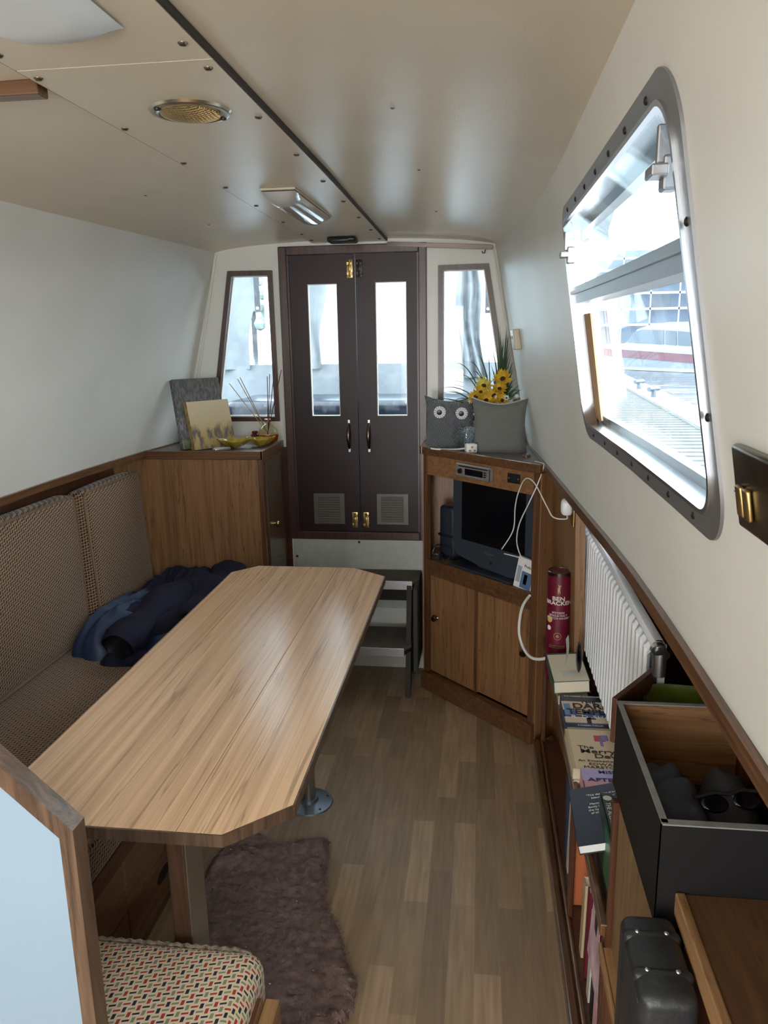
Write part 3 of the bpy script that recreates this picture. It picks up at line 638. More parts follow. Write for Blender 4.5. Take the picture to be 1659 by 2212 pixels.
canvas('canvas_picture', (-1.188, 3.082, 1.090), (.62, .78, 0), (-.19, .12, 1), .205, .205, .026, 'smaller cream block canvas with a dark misty skyline, in front', a1, artmat('ochre_canvas_side', [(0, (.36, .22, .07)), (1, (.40, .27, .10))], .8, (.08, .05, .02), 3, (.5, .6), 12, 1.3))
# leaf-shaped glazed bowls
def leafbowl(cx, cy, z, L_, W_, rot, lab, tilt=0):
    b = MB()
    def f(u, v, off):
        th = 2 * math.pi * u; c_, s_ = math.cos(th), math.sin(th)
        rad = 1 / ((abs(c_) ** 1.35 + abs(s_) ** 1.35) ** (1 / 1.35)); sc_ = 1 + .05 * math.sin(th * 4)
        x, y = v * rad * c_ * L_ / 2 * sc_, v * rad * s_ * W_ / 2 * sc_
        return (x, y, .031 * v ** 2.0 + .008 * v ** 3 * abs(c_) ** 4 + .0015 * math.sin(th * 8) * v + off)
    b.grid(48, 12, lambda u, v: f(u, v, .004)); b.grid(48, 12, lambda u, v: f(u, v, 0))
    b.grid(48, 1, lambda u, v: f(u, 1, .004 * v))
    X = Matrix.Translation((cx, cy, z + .001)) @ Matrix.Rotation(rot, 4, 'Z')
    b.v = [tuple(X @ Vector(p)) for p in b.v]
    return b.build('leaf_bowl', plain('yellow_green_glaze', (.40, .29, .035), .18, var=.4, vscale=25, coat=.5) if 'yellow_green_glaze' not in bpy.data.materials else bpy.data.materials['yellow_green_glaze'], None, lab, 'bowl', None, smooth=True)
leafbowl(-1.045, 3.175, 1.0875, .150, .115, .25, 'yellow-green leaf-shaped bowl nearer the canvases on the left cabinet')
leafbowl(-.945, 3.225, 1.0875, .130, .10, .15, 'yellow-green leaf-shaped bowl in front of the reed diffuser')
# reed diffuser
rd = thing('reed_diffuser', (-.935, 3.320, 1.0875), 'round glass reed diffuser with amber oil and dark reeds', 'diffuser')
P0 = (-.935, 3.320, 1.0875)
gm = glassmat('diffuser_glass', (.86, .88, .74), .0, .0, refl=1.5)
MB().lathe([(.02, .002), (.040, .010), (.046, .036), (.040, .062), (.022, .080), (.011, .088), (.011, .104)], P0, 24).build('glass_bottle', gm, rd, smooth=True)
MB().lathe([(0, .004), (.037, .011), (.043, .024), (.0445, .042), (0, .042)], P0, 24).build('amber_oil', plain('amber_oil', (.42, .06, .008), .1, coat=.5), rd, smooth=30)
MB().lathe([(.0115, .096), (.0145, .096), (.0145, .108), (.0115, .108)], P0, 20).build('neck_ring', plain('amber_neck', (.22, .06, .02), .3), rd, smooth=30)
random.seed(3)
for i, (dx, dy, dz, c_) in enumerate(((-.165, .02, .205, 'pale'), (-.125, .01, .225, 'tan'), (-.112, .0, .232, 'tan'), (.012, -.01, .235, 'dk'), (.022, .0, .245, 'red'), (.045, .01, .275, 'dk'), (.075, .0, .262, 'red'), (.068, .0, .240, 'red'))):
    MB().tube([(P0[0] - dx * .08, P0[1] - .004 * i + .01, P0[2] + .02), (P0[0] + dx, P0[1] + dy * .5 - .01, P0[2] + .06 + dz)], .0016, 6).build('reed', col('reed_' + c_, {'pale': (.35, .25, .12), 'tan': (.30, .17, .07), 'dk': (.045, .02, .02), 'red': (.14, .03, .025)}[c_], .7), rd)
MB().ball((-.998, 3.325, 1.0875 + .024), .024, 8, sc=(.95, .9, 1)).lathe([(.013, .044), (.015, .05), (.010, .056), (0, .057)], (-.998, 3.325, 1.0875), 14).build('glass_votive', plain('dark_red_glass', (.085, .012, .008), .1, coat=.6), None, 'small dark red glass ball behind the leaf bowls', 'ornament', smooth=True)
bd = MB(); 
for k in range(3): bd.box(-.036, .036, -.016 + k * .011, -.006 + k * .011, 0, .012 + .002 * (k % 2), .003, X=Matrix.Translation((-1.08, 3.105, 1.0875)) @ Matrix.Rotation(.75, 4, 'Z'))
bd.build('metal_dish', plain('pewter', (.45, .42, .38), .3, .9), None, 'small ribbed silvery trinket lying before the leaf bowls', 'trinket', smooth=30)

# ------------------------------------------------------------------ steps
st = thing('boarding_steps', (-.54, 3.25, 0), 'two-tread carpeted wooden steps below the dark double doors', 'steps')
stain = plain('dark_brown_paint', (.022, .014, .011), .55, spec=.3)
def tread(y0, y1, z, x1, xcut):
    b = MB().prism([(-.82, y0), (x1 - xcut, y0), (x1, y0 + .05), (x1, y1), (-.82, y1)], z - .012, z).build('tread_carpet', 'carpet', st)
    MB().prism([(-.82, y0), (x1 - xcut, y0), (x1, y0 + .05), (x1, y1), (-.82, y1)], z - .030, z - .012).build('tread_board', stain, st)
    MB().box(-.82, x1 - xcut + .001, y0 - .006, y0 + .003, z - .036, z + .002, .001).build('tread_nosing', 'alu', st)
tread(3.215, YE - .01, .490, -.262, .028); tread(3.078, 3.33, .232, -.287, .028)
for x in (-.80, -.302):
    MB().prism([(3.085, 0), (3.115, 0), (3.30, .46), (3.36, .46), (3.36, 0.0), (3.385, 0), (3.385, .478), (3.21, .478)], x - .011, x + .011, 'x').build('side_frame', stain, st)
MB().box(-.789, -.313, 3.335, 3.35, .36, .42).build('back_rail', stain, st)
MB().box(-.279, -.259, 3.12, YE - .01, .10, .485, .008).build('carpet_side_board', plain('grey_green_carpet_edge', (.06, .062, .055), .95, bump=.5, bscale=400), None, 'grey-green carpeted board standing between the steps and the television cabinet', 'board')

# ------------------------------------------------------------------ television cabinet set across the corner
A = Vector((-.235, 3.207, 0)); B = Vector((.212, 2.753, 0)); dv = (B - A).normalized(); LF = (B - A).length
nin = Vector((-dv.y, dv.x, 0))                   # into the cabinet
XF = frame(A, dv, nin)                           # local: x along the face, y inwards, z up
tv = thing('television_cabinet', (0, 3.05, 0), 'teak corner cabinet right of the doors with open television bay and sliding doors', 'cabinet')
foot = [(A.x, A.y), (B.x, B.y), (.30, 2.80), (.23, YE - .003), (A.x, YE - .003)]
MB().prism(foot, 1.062, 1.088).build('cabinet_top', bpy.data.materials['grey_brown_laminate'], tv)
MB().box(-.012, LF + .012, -.012, .004, 1.060, 1.093, .003, X=XF).box(A.x - .012, A.x, A.y - .01, YE - .003, 1.060, 1.093, .002).build('top_edging', 'lip_x', tv)
MB().box(A.x - .006, A.x + .008, A.y - .002, YE - .003, 0, 1.060).build('side_panel', 'teak', tv)
MB().box(.0, .024, -.004, .016, 0, 1.060, .002, X=XF).build('left_post', 'lip_z', tv)
MB().box(LF - .024, LF + .006, -.004, .02, 0, 1.060, .002, X=XF).build('right_post', 'lip_z', tv)
MB().box(LF - .006, LF + .012, .0, .11, 0, 1.060, X=XF).build('side_panel', 'teak', tv)
MB().box(.024, LF - .024, .0, .018, .975, 1.060, X=XF).build('fascia', 'teak_x', tv)
MB().prism([(A.x + .01, A.y + .02), (B.x, B.y + .02), (.262, 2.82), (.21, YE - .004), (A.x + .01, YE - .004)], .588, .600).build('bay_shelf', 'teak_x', tv)
MB().box(.020, LF - .020, -.006, .006, .572, .606, .002, X=XF).build('shelf_edging', 'lip_x', tv)
MB().box(.024, LF - .024, .002, .016, .535, .572, X=XF).build('door_track', 'lip_x', tv)
MB().box(A.x + .008, .225, YE - .012, YE - .003, .60, 1.06).build('bay_back', 'teak', tv)
d1 = MB().box(.030, .322, .010, .020, .088, .540, X=XF).build('sliding_door', 'teak', tv)
d2 = MB().box(.308, LF - .026, .020, .030, .088, .540, X=XF).build('sliding_door', 'teak', tv)
MB().box(.308, .322, .004, .012, .088, .540, .002, X=XF).build('door_edging', 'lip_z', d1)
kn = [(0, .026), (.011, .024), (.014, .016), (.010, .008), (.006, .004), (.010, 0)]
for s_, z, y_, dd in ((.072, .345, .008, d1), (.578, .348, .018, d2)):
    MB().lathe(kn, seg=18, X=XF @ Matrix.Translation((s_, y_, z)) @ Matrix.Rotation(math.pi / 2, 4, 'X')).build('knob', 'bronze', dd, smooth=True)
MB().box(-.004, LF + .01, -.022, .02, 0, .082, .004, X=XF).build('plinth', 'lip_x', tv)
MB().lathe([(0, .004), (.005, .003), (.006, 0)], seg=10, X=XF @ Matrix.Translation((.03, -.022, .05)) @ Matrix.Rotation(math.pi / 2, 4, 'X')).build('plinth_screw', 'brass', tv)
XV = XF @ Matrix.Rotation(math.pi / 2, 4, 'X')    # local: x along the face, y up, z towards the room
# car radio
rd = thing('car_radio', XF @ Vector((.308, 0, .997)), 'silver car radio set in the fascia above the television', 'radio')
silver = plain('silver_plastic', (.50, .51, .52), .3, .7)
MB().box(.207, .409, -.010, .0, .995, 1.049, .004, X=XF).build('faceplate', silver, rd)
MB().box(.226, .388, -.0115, -.009, 1.036, 1.041, X=XF).build('disc_slot', 'black', rd)
MB().box(.262, .362, -.012, -.009, 1.006, 1.031, .001, X=XF).build('display_window', 'screen', rd)
MB().box(.394, .409, -.013, -.002, .996, 1.048, .003, X=XF).build('end_trim', 'alu', rd)
MB().lathe([(0, .010), (.009, .009), (.011, 0)], seg=18, X=XV @ Matrix.Translation((.236, 1.018, .010))).build('volume_knob', 'dkmetal', rd, smooth=30)
for k in range(3): MB().box(.366, .378, -.0115, -.009, 1.007 + k * .0085, 1.013 + k * .0085, .001, X=XF).build('button', 'dkmetal', rd)
for k in range(6): MB().box(.262 + k * .017, .274 + k * .017, -.0115, -.009, .9985, 1.003, .0008, X=XF).build('button', 'alu', rd)
for k in range(3): MB().box(.380, .391, -.0115, -.009, 1.008 + k * .010, 1.014 + k * .010, .001, X=XF).build('button', 'alu', rd)
sk = thing('socket_plate', XF @ Vector((.515, 0, 1.006)), 'small black socket plate at the right of the fascia beside the car radio', 'socket')
MB().box(.484, .548, -.004, .0, 1.006, 1.043, .002, X=XF).build('plate', 'black', sk)
MB().box(.506, .527, -.008, -.003, 1.014, 1.034, .002, X=XF).build('socket_cover', 'black', sk)
for s_ in (.493, .539): MB().lathe([(0, .0055), (.0035, .005), (.0038, .003)], seg=10, X=XV @ Matrix.Translation((s_, 1.024, .0))).build('screw', 'alu', sk)
# television
TX = XF @ Matrix.Translation((.345, .085, .6)) @ Matrix.Rotation(math.radians(0), 4, 'Z') @ Matrix.Translation((-.345, -.085, -.6))
TX = XF @ Matrix.Translation((0, .05, 0))
te = thing('television', XF @ Vector((.34, .1, .606)), 'small old dark blue-grey flat television standing in the cabinet bay', 'television')
tvm = plain('slate_plastic', (.035, .045, .062), .38)
def trap(z): return
b = MB(); prof = [(.128, .700), (.150, .645), (.300, .622), (.455, .612), (.552, .634), (.578, .70), (.590, .985), (.130, .985)]
b.prism([(x_ , z_) for x_, z_ in prof], .0, .055, 'y', X=TX); b.build('casing', tvm, te)
MB().box(.185, .532, -.003, .002, .718, .965, X=TX).build('screen', 'screen', te)
MB().box(.20, .50, .05, .085, .64, .95, .02, X=TX).build('rear_housing', tvm, te)
MB().box(.14, .50, -.04, .07, .601, .611, .004, X=TX).box(.26, .42, .012, .05, .609, .66, .006, X=TX).build('stand', 'navyplastic', te)
text('lettering', 'Goodmans', 'alu_matte', TX @ Matrix.Rotation(math.pi / 2, 4, 'X') @ Matrix.Translation((.318, .682, .0006)), .0105, te)
MB().lathe([(0, .004), (.0065, .003), (.008, 0)], seg=14, X=TX @ Matrix.Rotation(math.pi / 2, 4, 'X') @ Matrix.Translation((.352, .650, 0))).build('power_button', 'black', te)
# blue-black box with leads
bx = thing('blue_black_case', XF @ Vector((.08, .1, .601)), 'blue-black plastic case at the left of the television', 'case')
MB().box(.022, .118, .062, .15, .615, .835, .018, X=XF, seg=3).build('case_body', 'navyplastic', bx, smooth=40)
MB().box(.022, .118, .058, .07, .70, .712, .003, X=XF).build('case_ridge', 'black', bx)
MB().box(.03, .11, .066, .14, .601, .62, .004, X=XF).build('case_foot', 'black', bx)
pg = thing('black_plug', XF @ Vector((.055, .04, .601)), 'black three-pin plug and lead in front of the blue-black case', 'plug')
MB().box(.040, .075, .020, .045, .606, .632, .006, X=XF).build('plug_body', 'black', pg)
for dx, dz in ((.0, .012), (-.010, -.004), (.010, -.004)): MB().box(.0565 + dx - .002, .0565 + dx + .002, .002, .022, .617 + dz - .004, .617 + dz + .004, X=XF).build('pin', 'alu', pg)
MB().tube(spl([XF @ Vector(p) for p in ((.075, .035, .615), (.10, .03, .606), (.118, .045, .63), (.108, .056, .66), (.03, .052, .66), (.012, .04, .63), (.02, .03, .607), (.04, .035, .61))]), .0025, 6).build('lead', 'black', pg, smooth=True)
# packet
pk = thing('printed_packet', XF @ Vector((.565, .02, .606)), 'white and blue printed card packet at the right end of the television bay', 'packet')
KX = XF @ Matrix.Translation((.512, .010, .606)) @ Matrix.Rotation(math.radians(6), 4, 'Y') @ Matrix.Rotation(math.radians(-8), 4, 'X')
MB().box(0, .085, 0, .016, 0, .120, .001, X=KX).build('card_box', 'paperwhite', pk)
MB().box(.030, .083, -.0006, .0, .006, .070, X=KX).build('blue_print', col('packet_blue', (.10, .16, .30), .5), pk)
MB().box(.006, .026, -.0006, .0, .022, .085, X=KX).build('grey_print', col('packet_grey', (.35, .38, .45), .5), pk)
MB().box(.044, .060, -.0012, -.0004, .022, .060, .001, X=KX).build('phone_picture', 'screen', pk)
text('lettering', 'Prelu', 'black', KX @ Matrix.Rotation(math.pi / 2, 4, 'X') @ Matrix.Translation((.036, .086, .0004)), .016, pk)
# ------------------------------------------------------------------ cushions, flowers and mug on top of the television cabinet
def owl(name, cx, cy, rot, wd, ht, depth, mat, lab, edge):
    o = thing(name, (cx, cy, 1.0885), lab, 'cushion'); nx_ = 22
    X = Matrix.Translation((cx, cy, 1.0885)) @ Matrix.Rotation(rot, 4, 'Z')
    def outline(u, v):
        s_ = u * 2 - 1
        topz = ht * (1 - .13 * (1 - abs(s_) ** 1.8)); hw = wd / 2 * (1 - .07 * math.sin(math.pi * v) + .04 * v ** 6)
        return s_ * hw, v * topz
    b = MB()
    for sg in (-1, 1):
        def f(u, v, sg=sg):
            x, z = outline(u, v); t_ = (max(0, 1 - (2 * u - 1) ** 4) * max(0, 1 - v ** 7)) ** .5
            if v < .001: t_ *= 1
            wr = .004 * noise.noise(Vector((x * 18, z * 18, sg * 3)))
            return (x, sg * (depth / 2 * t_) + wr * t_, z)
        b.grid(nx_, nx_, f)
    b.grid(nx_, 1, lambda u, v: (outline(u, 0)[0], (v * 2 - 1) * depth / 2 * max(0, 1 - (2 * u - 1) ** 4) ** .5, 0))
    b.v = [tuple(X @ Vector(p)) for p in b.v]; b.build('cushion_body', mat, o, smooth=True)
    def fy(x, z):
        u = x / wd + .5; v = min(1, z / (ht * (1 - .13 * (1 - abs(2 * u - 1) ** 1.8)))); return -(depth / 2 * (max(0, 1 - (2 * u - 1) ** 4) * max(0, 1 - v ** 7)) ** .5)
    pts = [X @ Vector((outline(k / 20, 1)[0], 0, outline(k / 20, 1)[1])) for k in range(21)]
    MB().tube(pts, .0032, 6).build('top_seam', edge, o, smooth=True)
    return o, X, fy
def knit():
    mt, nt, b = newmat('grey_knit'); N = nt.nodes.new; L = nt.links.new
    tc = N('ShaderNodeTexCoord'); sp = N('ShaderNodeSeparateXYZ'); L(tc.outputs['Object'], sp.inputs[0])
    u = mathn(nt, 'MULTIPLY', sp.outputs['X'], 2 * math.pi / .0135); v = mathn(nt, 'MULTIPLY', sp.outputs['Z'], 2 * math.pi / .0125)
    h = mathn(nt, 'MULTIPLY', mathn(nt, 'SINE', mathn(nt, 'ADD', u, mathn(nt, 'MULTIPLY', v, .35))), mathn(nt, 'SINE', mathn(nt, 'SUBTRACT', v, mathn(nt, 'MULTIPLY', u, .6)))); h = mathn(nt, 'ABSOLUTE', h)
    r = N('ShaderNodeValToRGB'); r.color_ramp.elements[0].color = (.055, .062, .07, 1); r.color_ramp.elements[1].color = (.30, .325, .345, 1); r.color_ramp.elements[0].position = .08; r.color_ramp.elements[1].position = .75
    L(h, r.inputs[0]); L(r.outputs[0], b.inputs['Base Color']); b.inputs['Roughness'].default_value = .95
    bp = N('ShaderNodeBump'); bp.inputs['Strength'].default_value = 1; bp.inputs['Distance'].default_value = .004; L(h, bp.inputs['Height']); L(bp.outputs[0], b.inputs['Normal']); return mt
ow, OX, fy = owl('owl_cushion', -.125, 3.215, .10, .205, .215, .075, knit(), 'knitted grey owl cushion with round felt eyes on the television cabinet', 'alu_matte')
felt = plain('white_felt', (.68, .70, .72), .95, bump=.3); violet = plain('mauve_felt', (.115, .105, .135), .95, bump=.3)
for ex, ez in ((-.045, .148), (.045, .142)):
    y = fy(ex, ez) - .002
    E_ = OX @ Matrix.Translation((ex, y, ez)) @ Matrix.Rotation(math.pi / 2 + .12, 4, 'X')
    e_ = MB().lathe([(0, .0035), (.024, .003), (.0255, 0)], seg=28, X=E_).build('eye', felt, ow)
    MB().lathe([(0, .007), (.010, .0055), (.0115, .003)], seg=20, X=E_ @ Matrix.Translation((-.002, 0, 0))).build('pupil', 'black', e_)
    for k in range(14):
        a = k * 2 * math.pi / 14; MB().box(.016, .0245, -.0006, .0006, .003, .0042, X=E_ @ Matrix.Rotation(a, 4, 'Z')).build('stitch', 'dkmetal', e_)
BX = OX @ Matrix.Translation((0, fy(0, .12) - .003, .118)) @ Matrix.Rotation(math.pi / 2, 4, 'X')
MB().prism([(-.022, .012), (-.016, .024), (0, .034), (.016, .024), (.022, .012), (.002, -.030), (-.002, -.030)], 0, .003, X=BX).build('beak', violet, ow)
MB().box(-.006, .006, -.050, -.046, -.001, .001).box(-.05, -.035, -.052, -.040, .000, .0012, X=Matrix.Identity(4)) if 0 else None
tg = MB(); tg.box(-.055, -.036, -.078, -.030, .0006, .0016, X=OX @ Matrix.Rotation(-.15, 4, 'Z')); tg.build('care_label', 'paperwhite', ow)
ob, _, _ = owl('owl_cushion', .075, 3.085, -.16, .215, .215, .07, plain('plain_grey_felt', (.155, .160, .148), .95, bump=.4, bscale=300, var=.06, vscale=30), 'plain grey cushion with two pointed ears, turned back to front beside the flowers', col('pale_seam', (.42, .43, .38), .9))
# glass mug
mg = thing('glass_mug', (-.055, 3.135, 1.0885), 'clear glass mug with handle between the two grey cushions', 'mug')
mX = Matrix.Translation((-.055, 3.125, 1.0885)); mglass = glassmat('mug_glass', (.93, .95, .95), .0, .16, refl=2.2)
MB().lathe([(.022, .002), (.028, .008), (.034, .03), (.035, .06), (.031, .088), (.033, .094), (.030, .094), (.028, .088), (.031, .06), (.030, .03), (.02, .012), (0, .010)], seg=28, X=mX).build('glass_cup', mglass, mg, smooth=True)
MB().tube([mX @ Vector(p) for p in ((-.031, 0, .078), (-.048, 0, .074), (-.055, 0, .052), (-.048, 0, .030), (-.031, 0, .024))], .005, 8).build('handle', mglass, mg, smooth=True)
# mains adaptor and flex
ad = thing('plug_adaptor', (-.035, 3.06, 1.0885), 'white plug adaptor and white flex before the glass mug', 'plug')
aX = Matrix.Translation((-.038, 3.052, 1.0885)) @ Matrix.Rotation(.3, 4, 'Z')
MB().box(-.020, .024, -.018, .020, .0, .036, .006, X=aX).build('plug_body', 'whiteplastic', ad, smooth=40)
for dx, dz in ((0, .025), (-.009, .011), (.010, .011)): MB().box(dx - .002, dx + .002, -.030, -.016, dz - .003, dz + .003, X=aX).build('pin', 'brass', ad)
MB().tube(spl([(-.06, 3.07, 1.103), (-.09, 3.09, 1.096), (-.13, 3.11, 1.0925), (-.175, 3.12, 1.0915), (-.20, 3.14, 1.0915)]), .0035, 8).build('flex', 'whiteplastic', ad, smooth=True)
MB().lathe([(0, .010), (.014, .010), (.017, .004), (.017, 0)], (.175, 2.945, 1.0885), 20).build('wooden_disc', 'lip_x', None, 'little round wooden knob lying right of the plain grey cushion', 'knob', smooth=30)
# flowers
fl = thing('flower_arrangement', (.06, 3.24, 1.0885), 'artificial yellow and white flowers with long grass in a pot behind the grey cushions', 'flowers')
MB().lathe([(0, 0), (.035, 0), (.048, .10), (.05, .105), (.045, .105), (0, .10)], (.065, 3.235, 1.0885), 20).build('pot', plain('green_pot', (.06, .08, .05), .6), fl, smooth=30)
random.seed(11)
yel = plain('yellow_petals', (.66, .40, .018), .7, var=.35, vscale=60); yel2 = plain('pale_yellow_petals', (.62, .50, .09), .7, var=.3, vscale=60); brn = plain('brown_flower_centre', (.05, .02, .008), .95)
wht = plain('white_petals', (.72, .74, .74), .8); grn = plain('grass_green', (.035, .085, .03), .55, var=.4, vscale=30); sil = plain('silvery_leaf', (.35, .42, .38), .6)
def flower(c_, r, up, petals, mat, cen, nm='flower_head'):
    X = Matrix.Translation(c_) @ Vector(up).to_track_quat('Z', 'Y').to_matrix().to_4x4(); b = MB()
    for layer in range(2):
        for k in range(petals):
            a = 2 * math.pi * (k + .5 * layer) / petals + random.uniform(-.1, .1); rr = r * (1 - .2 * layer) * random.uniform(.88, 1.08); wv = r * .17
            R_ = Matrix.Rotation(a, 4, 'Z'); z = .004 * layer; lift = random.uniform(.1, .45) * r
            b.add([(r * .18, -wv * .5, z), (r * .18, wv * .5, z), (rr * .6, wv, z + lift * .5), (rr, 0, z + lift), (rr * .6, -wv, z + lift * .5), (rr * .55, 0, z + lift * .3)], [(0, 5, 4), (0, 1, 5), (1, 2, 5), (5, 2, 3), (5, 3, 4)], X @ R_)
    f = b.build(nm, mat, fl)
    MB().ball((0, 0, .004), r * .26, 6, X=X, sc=(1, 1, .45)).build('flower_centre', cen, f, smooth=True)
for c_, r in (((.012, 3.175, 1.340), .043), ((.088, 3.175, 1.368), .045), ((.055, 3.155, 1.302), .044), ((-.020, 3.160, 1.298), .036), ((.022, 3.145, 1.285), .036), ((.075, 3.150, 1.330), .036), ((.085, 3.145, 1.285), .032), ((.000, 3.150, 1.318), .030)):
    flower(c_, r, (random.uniform(-.4, .2), -1, random.uniform(.3, .9)), 11, yel if random.random() < .65 else yel2, brn)
    MB().tube([c_, (c_[0] * .6 + .03, c_[1] + .05, 1.19)], .0022, 5).build('stem', grn, fl)
for k in range(12):
    c_ = (random.uniform(.035, .145), random.uniform(3.13, 3.16), random.uniform(1.262, 1.305)); flower(c_, random.uniform(.011, .016), (random.uniform(-.5, .5), -1, .6), 6, wht, brn if k % 3 == 0 else wht, 'small_flower')
for k in range(6):
    c_ = (random.uniform(-.05, .01), random.uniform(3.18, 3.2), random.uniform(1.26, 1.32)); flower(c_, random.uniform(.010, .014), (random.uniform(-.5, .5), -1, .6), 6, wht, wht, 'small_flower')
def blade(p0, p1, p2, wd, mat):
    b = MB(); n_ = 9; vs = []
    side = (Vector(p2) - Vector(p0)).cross(Vector((.3, 1, 0))).normalized()
    for i in range(n_ + 1):
        t_ = i / n_; p = Vector(p0) * (1 - t_) ** 2 + Vector(p1) * 2 * t_ * (1 - t_) + Vector(p2) * t_ ** 2; ww = wd * (1 - t_ ** 2) + .0003
        vs += [p - side * ww, p + Vector((0, -.0012, 0)), p + side * ww]
    fs = []
    for i in range(n_): fs += [(i * 3, i * 3 + 1, i * 3 + 4, i * 3 + 3), (i * 3 + 1, i * 3 + 2, i * 3 + 5, i * 3 + 4)]
    b.add(vs, fs).build('grass_blade', mat, fl)
R = random.uniform
for (x, z) in ((-.215, 1.29), (-.10, 1.40), (-.06, 1.46), (-.12, 1.445), (-.02, 1.475), (-.17, 1.335), (-.19, 1.36), (-.05, 1.42), (0.0, 1.44), (.03, 1.46), (-.13, 1.30)):
    blade((.05 + R(-.02, .02), 3.22, 1.19), ((x + .05) / 2 - .01, 3.2, z + R(.02, .07)), (x, 3.19 + R(-.03, .03), z - R(0, .05)), R(.0022, .0036), grn)
for k in range(64):
    x = R(.06, .152); h = 1.22 + R(.10, .36) * (1 if x > .09 else .8); bend = R(-.04, .045)
    if x + bend > .16: bend = -.01
    xt = min(x + bend, .205 - (h - 1.09) * .17 - .02)
    blade((.075 + R(-.03, .03), 3.24, 1.19), ((x + .07) / 2, 3.24, (1.19 + h) / 2 + .06), (xt, 3.24 + R(-.08, .05), h), R(.0022, .0042), grn)
for k in range(14):
    a = R(0, 1); blade((.08, 3.22, 1.22), (.10 + .05 * a, 3.19, 1.30 + R(0, .12)), (min(.165, .12 + .06 * a), 3.17, 1.24 + R(0, .12)), R(.0014, .0025), grn if k % 4 else sil)
# ------------------------------------------------------------------ radiator
ra = thing('radiator', (.35, 2.0, .53), 'white ribbed panel radiator on the right wall above the books', 'radiator')
RX, RY0, RY1, RZ0, RZ1 = .345, 1.46, 2.60, .535, .955
nf = 27; b = MB(); prof = []
for i in range(nf * 6 + 1):
    y = RY0 + .018 + (RY1 - RY0 - .036) * i / (nf * 6); t_ = (i % 6) / 6; h = .5 - .5 * math.cos(2 * math.pi * t_); prof.append((RX - .010 * min(1, (1 - h) * 1.5), y))
vs = []; zs = [RZ0 + .020, RZ0 + .030, RZ1 - .032, RZ1 - .022]
for z, k in zip(zs, (0, 1, 1, 0)):
    for x, y in prof: vs.append((RX + (x - RX) * k, y, z))
nn = len(prof); b.add(vs, [(j * nn + i, j * nn + i + 1, (j + 1) * nn + i + 1, (j + 1) * nn + i) for j in range(3) for i in range(nn - 1)])
b.box(RX, RX + .018, RY0, RY0 + .018, RZ0, RZ1, .003).box(RX, RX + .018, RY1 - .018, RY1, RZ0, RZ1, .003).box(RX, RX + .018, RY0, RY1, RZ1 - .022, RZ1, .0015).box(RX, RX + .018, RY0, RY1, RZ0, RZ0 + .020, .004).box(RX + .010, RX + .016, RY0 + .01, RY1 - .01, RZ0 + .01, RZ1 - .01)
b.build('fluted_panel', 'white', ra, smooth=30)
MB().box(RX - .001, RX + .021, RY0 - .003, RY0 + .001, RZ0 + .004, RZ1 - .002, .001).build('end_cap', 'white', ra)
vl = MB().tube([(RX + .020, RY0, RZ1 - .025), (RX + .002, RY0 - .04, RZ1 - .005)], .009, 12).build('radiator_valve', 'steel', ra, smooth=30)
MB().tube([(RX + .000, RY0 - .040, RZ1 - .05), (RX + .000, RY0 - .040, RZ1), (RX - .008, RY0 - .052, RZ1 + .012)], [.012, .013, .013], 14).build('valve_body', 'steel', vl, smooth=30)
MB().lathe([(.0, .014), (.007, .013), (.008, .008), (.013, .007), (.015, 0)], seg=18, X=frame((RX - .008, RY0 - .054, RZ1 + .012), (1, 0, .1), (0, -.35, 1))).build('valve_cap', 'alu', vl, smooth=30)
for yy in (RY0 + .15, RY1 - .15): MB().box(RX + .018, .459, yy - .012, yy + .012, .68, .72).build('wall_bracket', 'dkmetal', ra)
# ------------------------------------------------------------------ book shelf under the side deck
bs = thing('bookshelf', (.34, 1.95, 0), 'long low teak book shelf along the right side of the floor, under the radiator', 'shelf')
MB().box(.232, .246, 1.256, 2.66, .452, .478, .003).build('retaining_rail', 'lip_y', bs)
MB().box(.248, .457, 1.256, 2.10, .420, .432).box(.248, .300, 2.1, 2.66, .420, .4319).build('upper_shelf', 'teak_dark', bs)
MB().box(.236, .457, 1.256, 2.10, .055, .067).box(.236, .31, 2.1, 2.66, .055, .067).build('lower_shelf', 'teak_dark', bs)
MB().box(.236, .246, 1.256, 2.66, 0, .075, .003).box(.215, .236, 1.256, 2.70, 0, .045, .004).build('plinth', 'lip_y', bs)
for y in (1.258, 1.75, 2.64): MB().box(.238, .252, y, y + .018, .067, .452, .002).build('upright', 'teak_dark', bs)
# side cabinet near the camera
sd = thing('side_cabinet', (.35, 1.1, 0), 'teak and black side cabinet at the right edge with an open-topped black locker', 'cabinet')
MB().box(.240, .457, 1.236, 1.252, 0, .745).build('end_board', 'teak_dark', sd)
MB().box(.250, .262, .962, 1.236, .445, .745).build('side_panel', wood('pale_teak', (.26, .16, .075), (.16, .09, .042), 'z', .45, 30, 1.6, .5), sd)
MB().box(.236, .457, .62, 1.236, .432, .446).build('low_shelf', 'maple', sd)
MB().box(.229, .2355, .62, 1.25, .422, .446, .002).build('shelf_lipping', 'maple', sd)
MB().box(.262, .457, .95, 1.235, 0, .43).build('lower_body', 'teak', sd)
MB().box(.249, .257, .953, 1.308, .742, .903).box(.249, .46, .950, .960, .742, .903).build('black_side', 'blackboard', sd)
MB().box(.2485, .2575, .953, 1.308, .9025, .9045).box(.249, .459, .949, .961, .9025, .9045).box(.2575, .459, 1.298, 1.308, .9025, .9045).build('worn_rim', 'rim', sd)
MB().box(.257, .459, 1.300, 1.308, .742, .9025).build('brown_divider', 'teak_x', sd)
MB().box(.257, .459, .96, 1.30, .742, .750).build('locker_floor', 'blackwood', sd)
dp = frame((.249, 1.308, .82), (.13, .185, 0), (0, 0, 1))
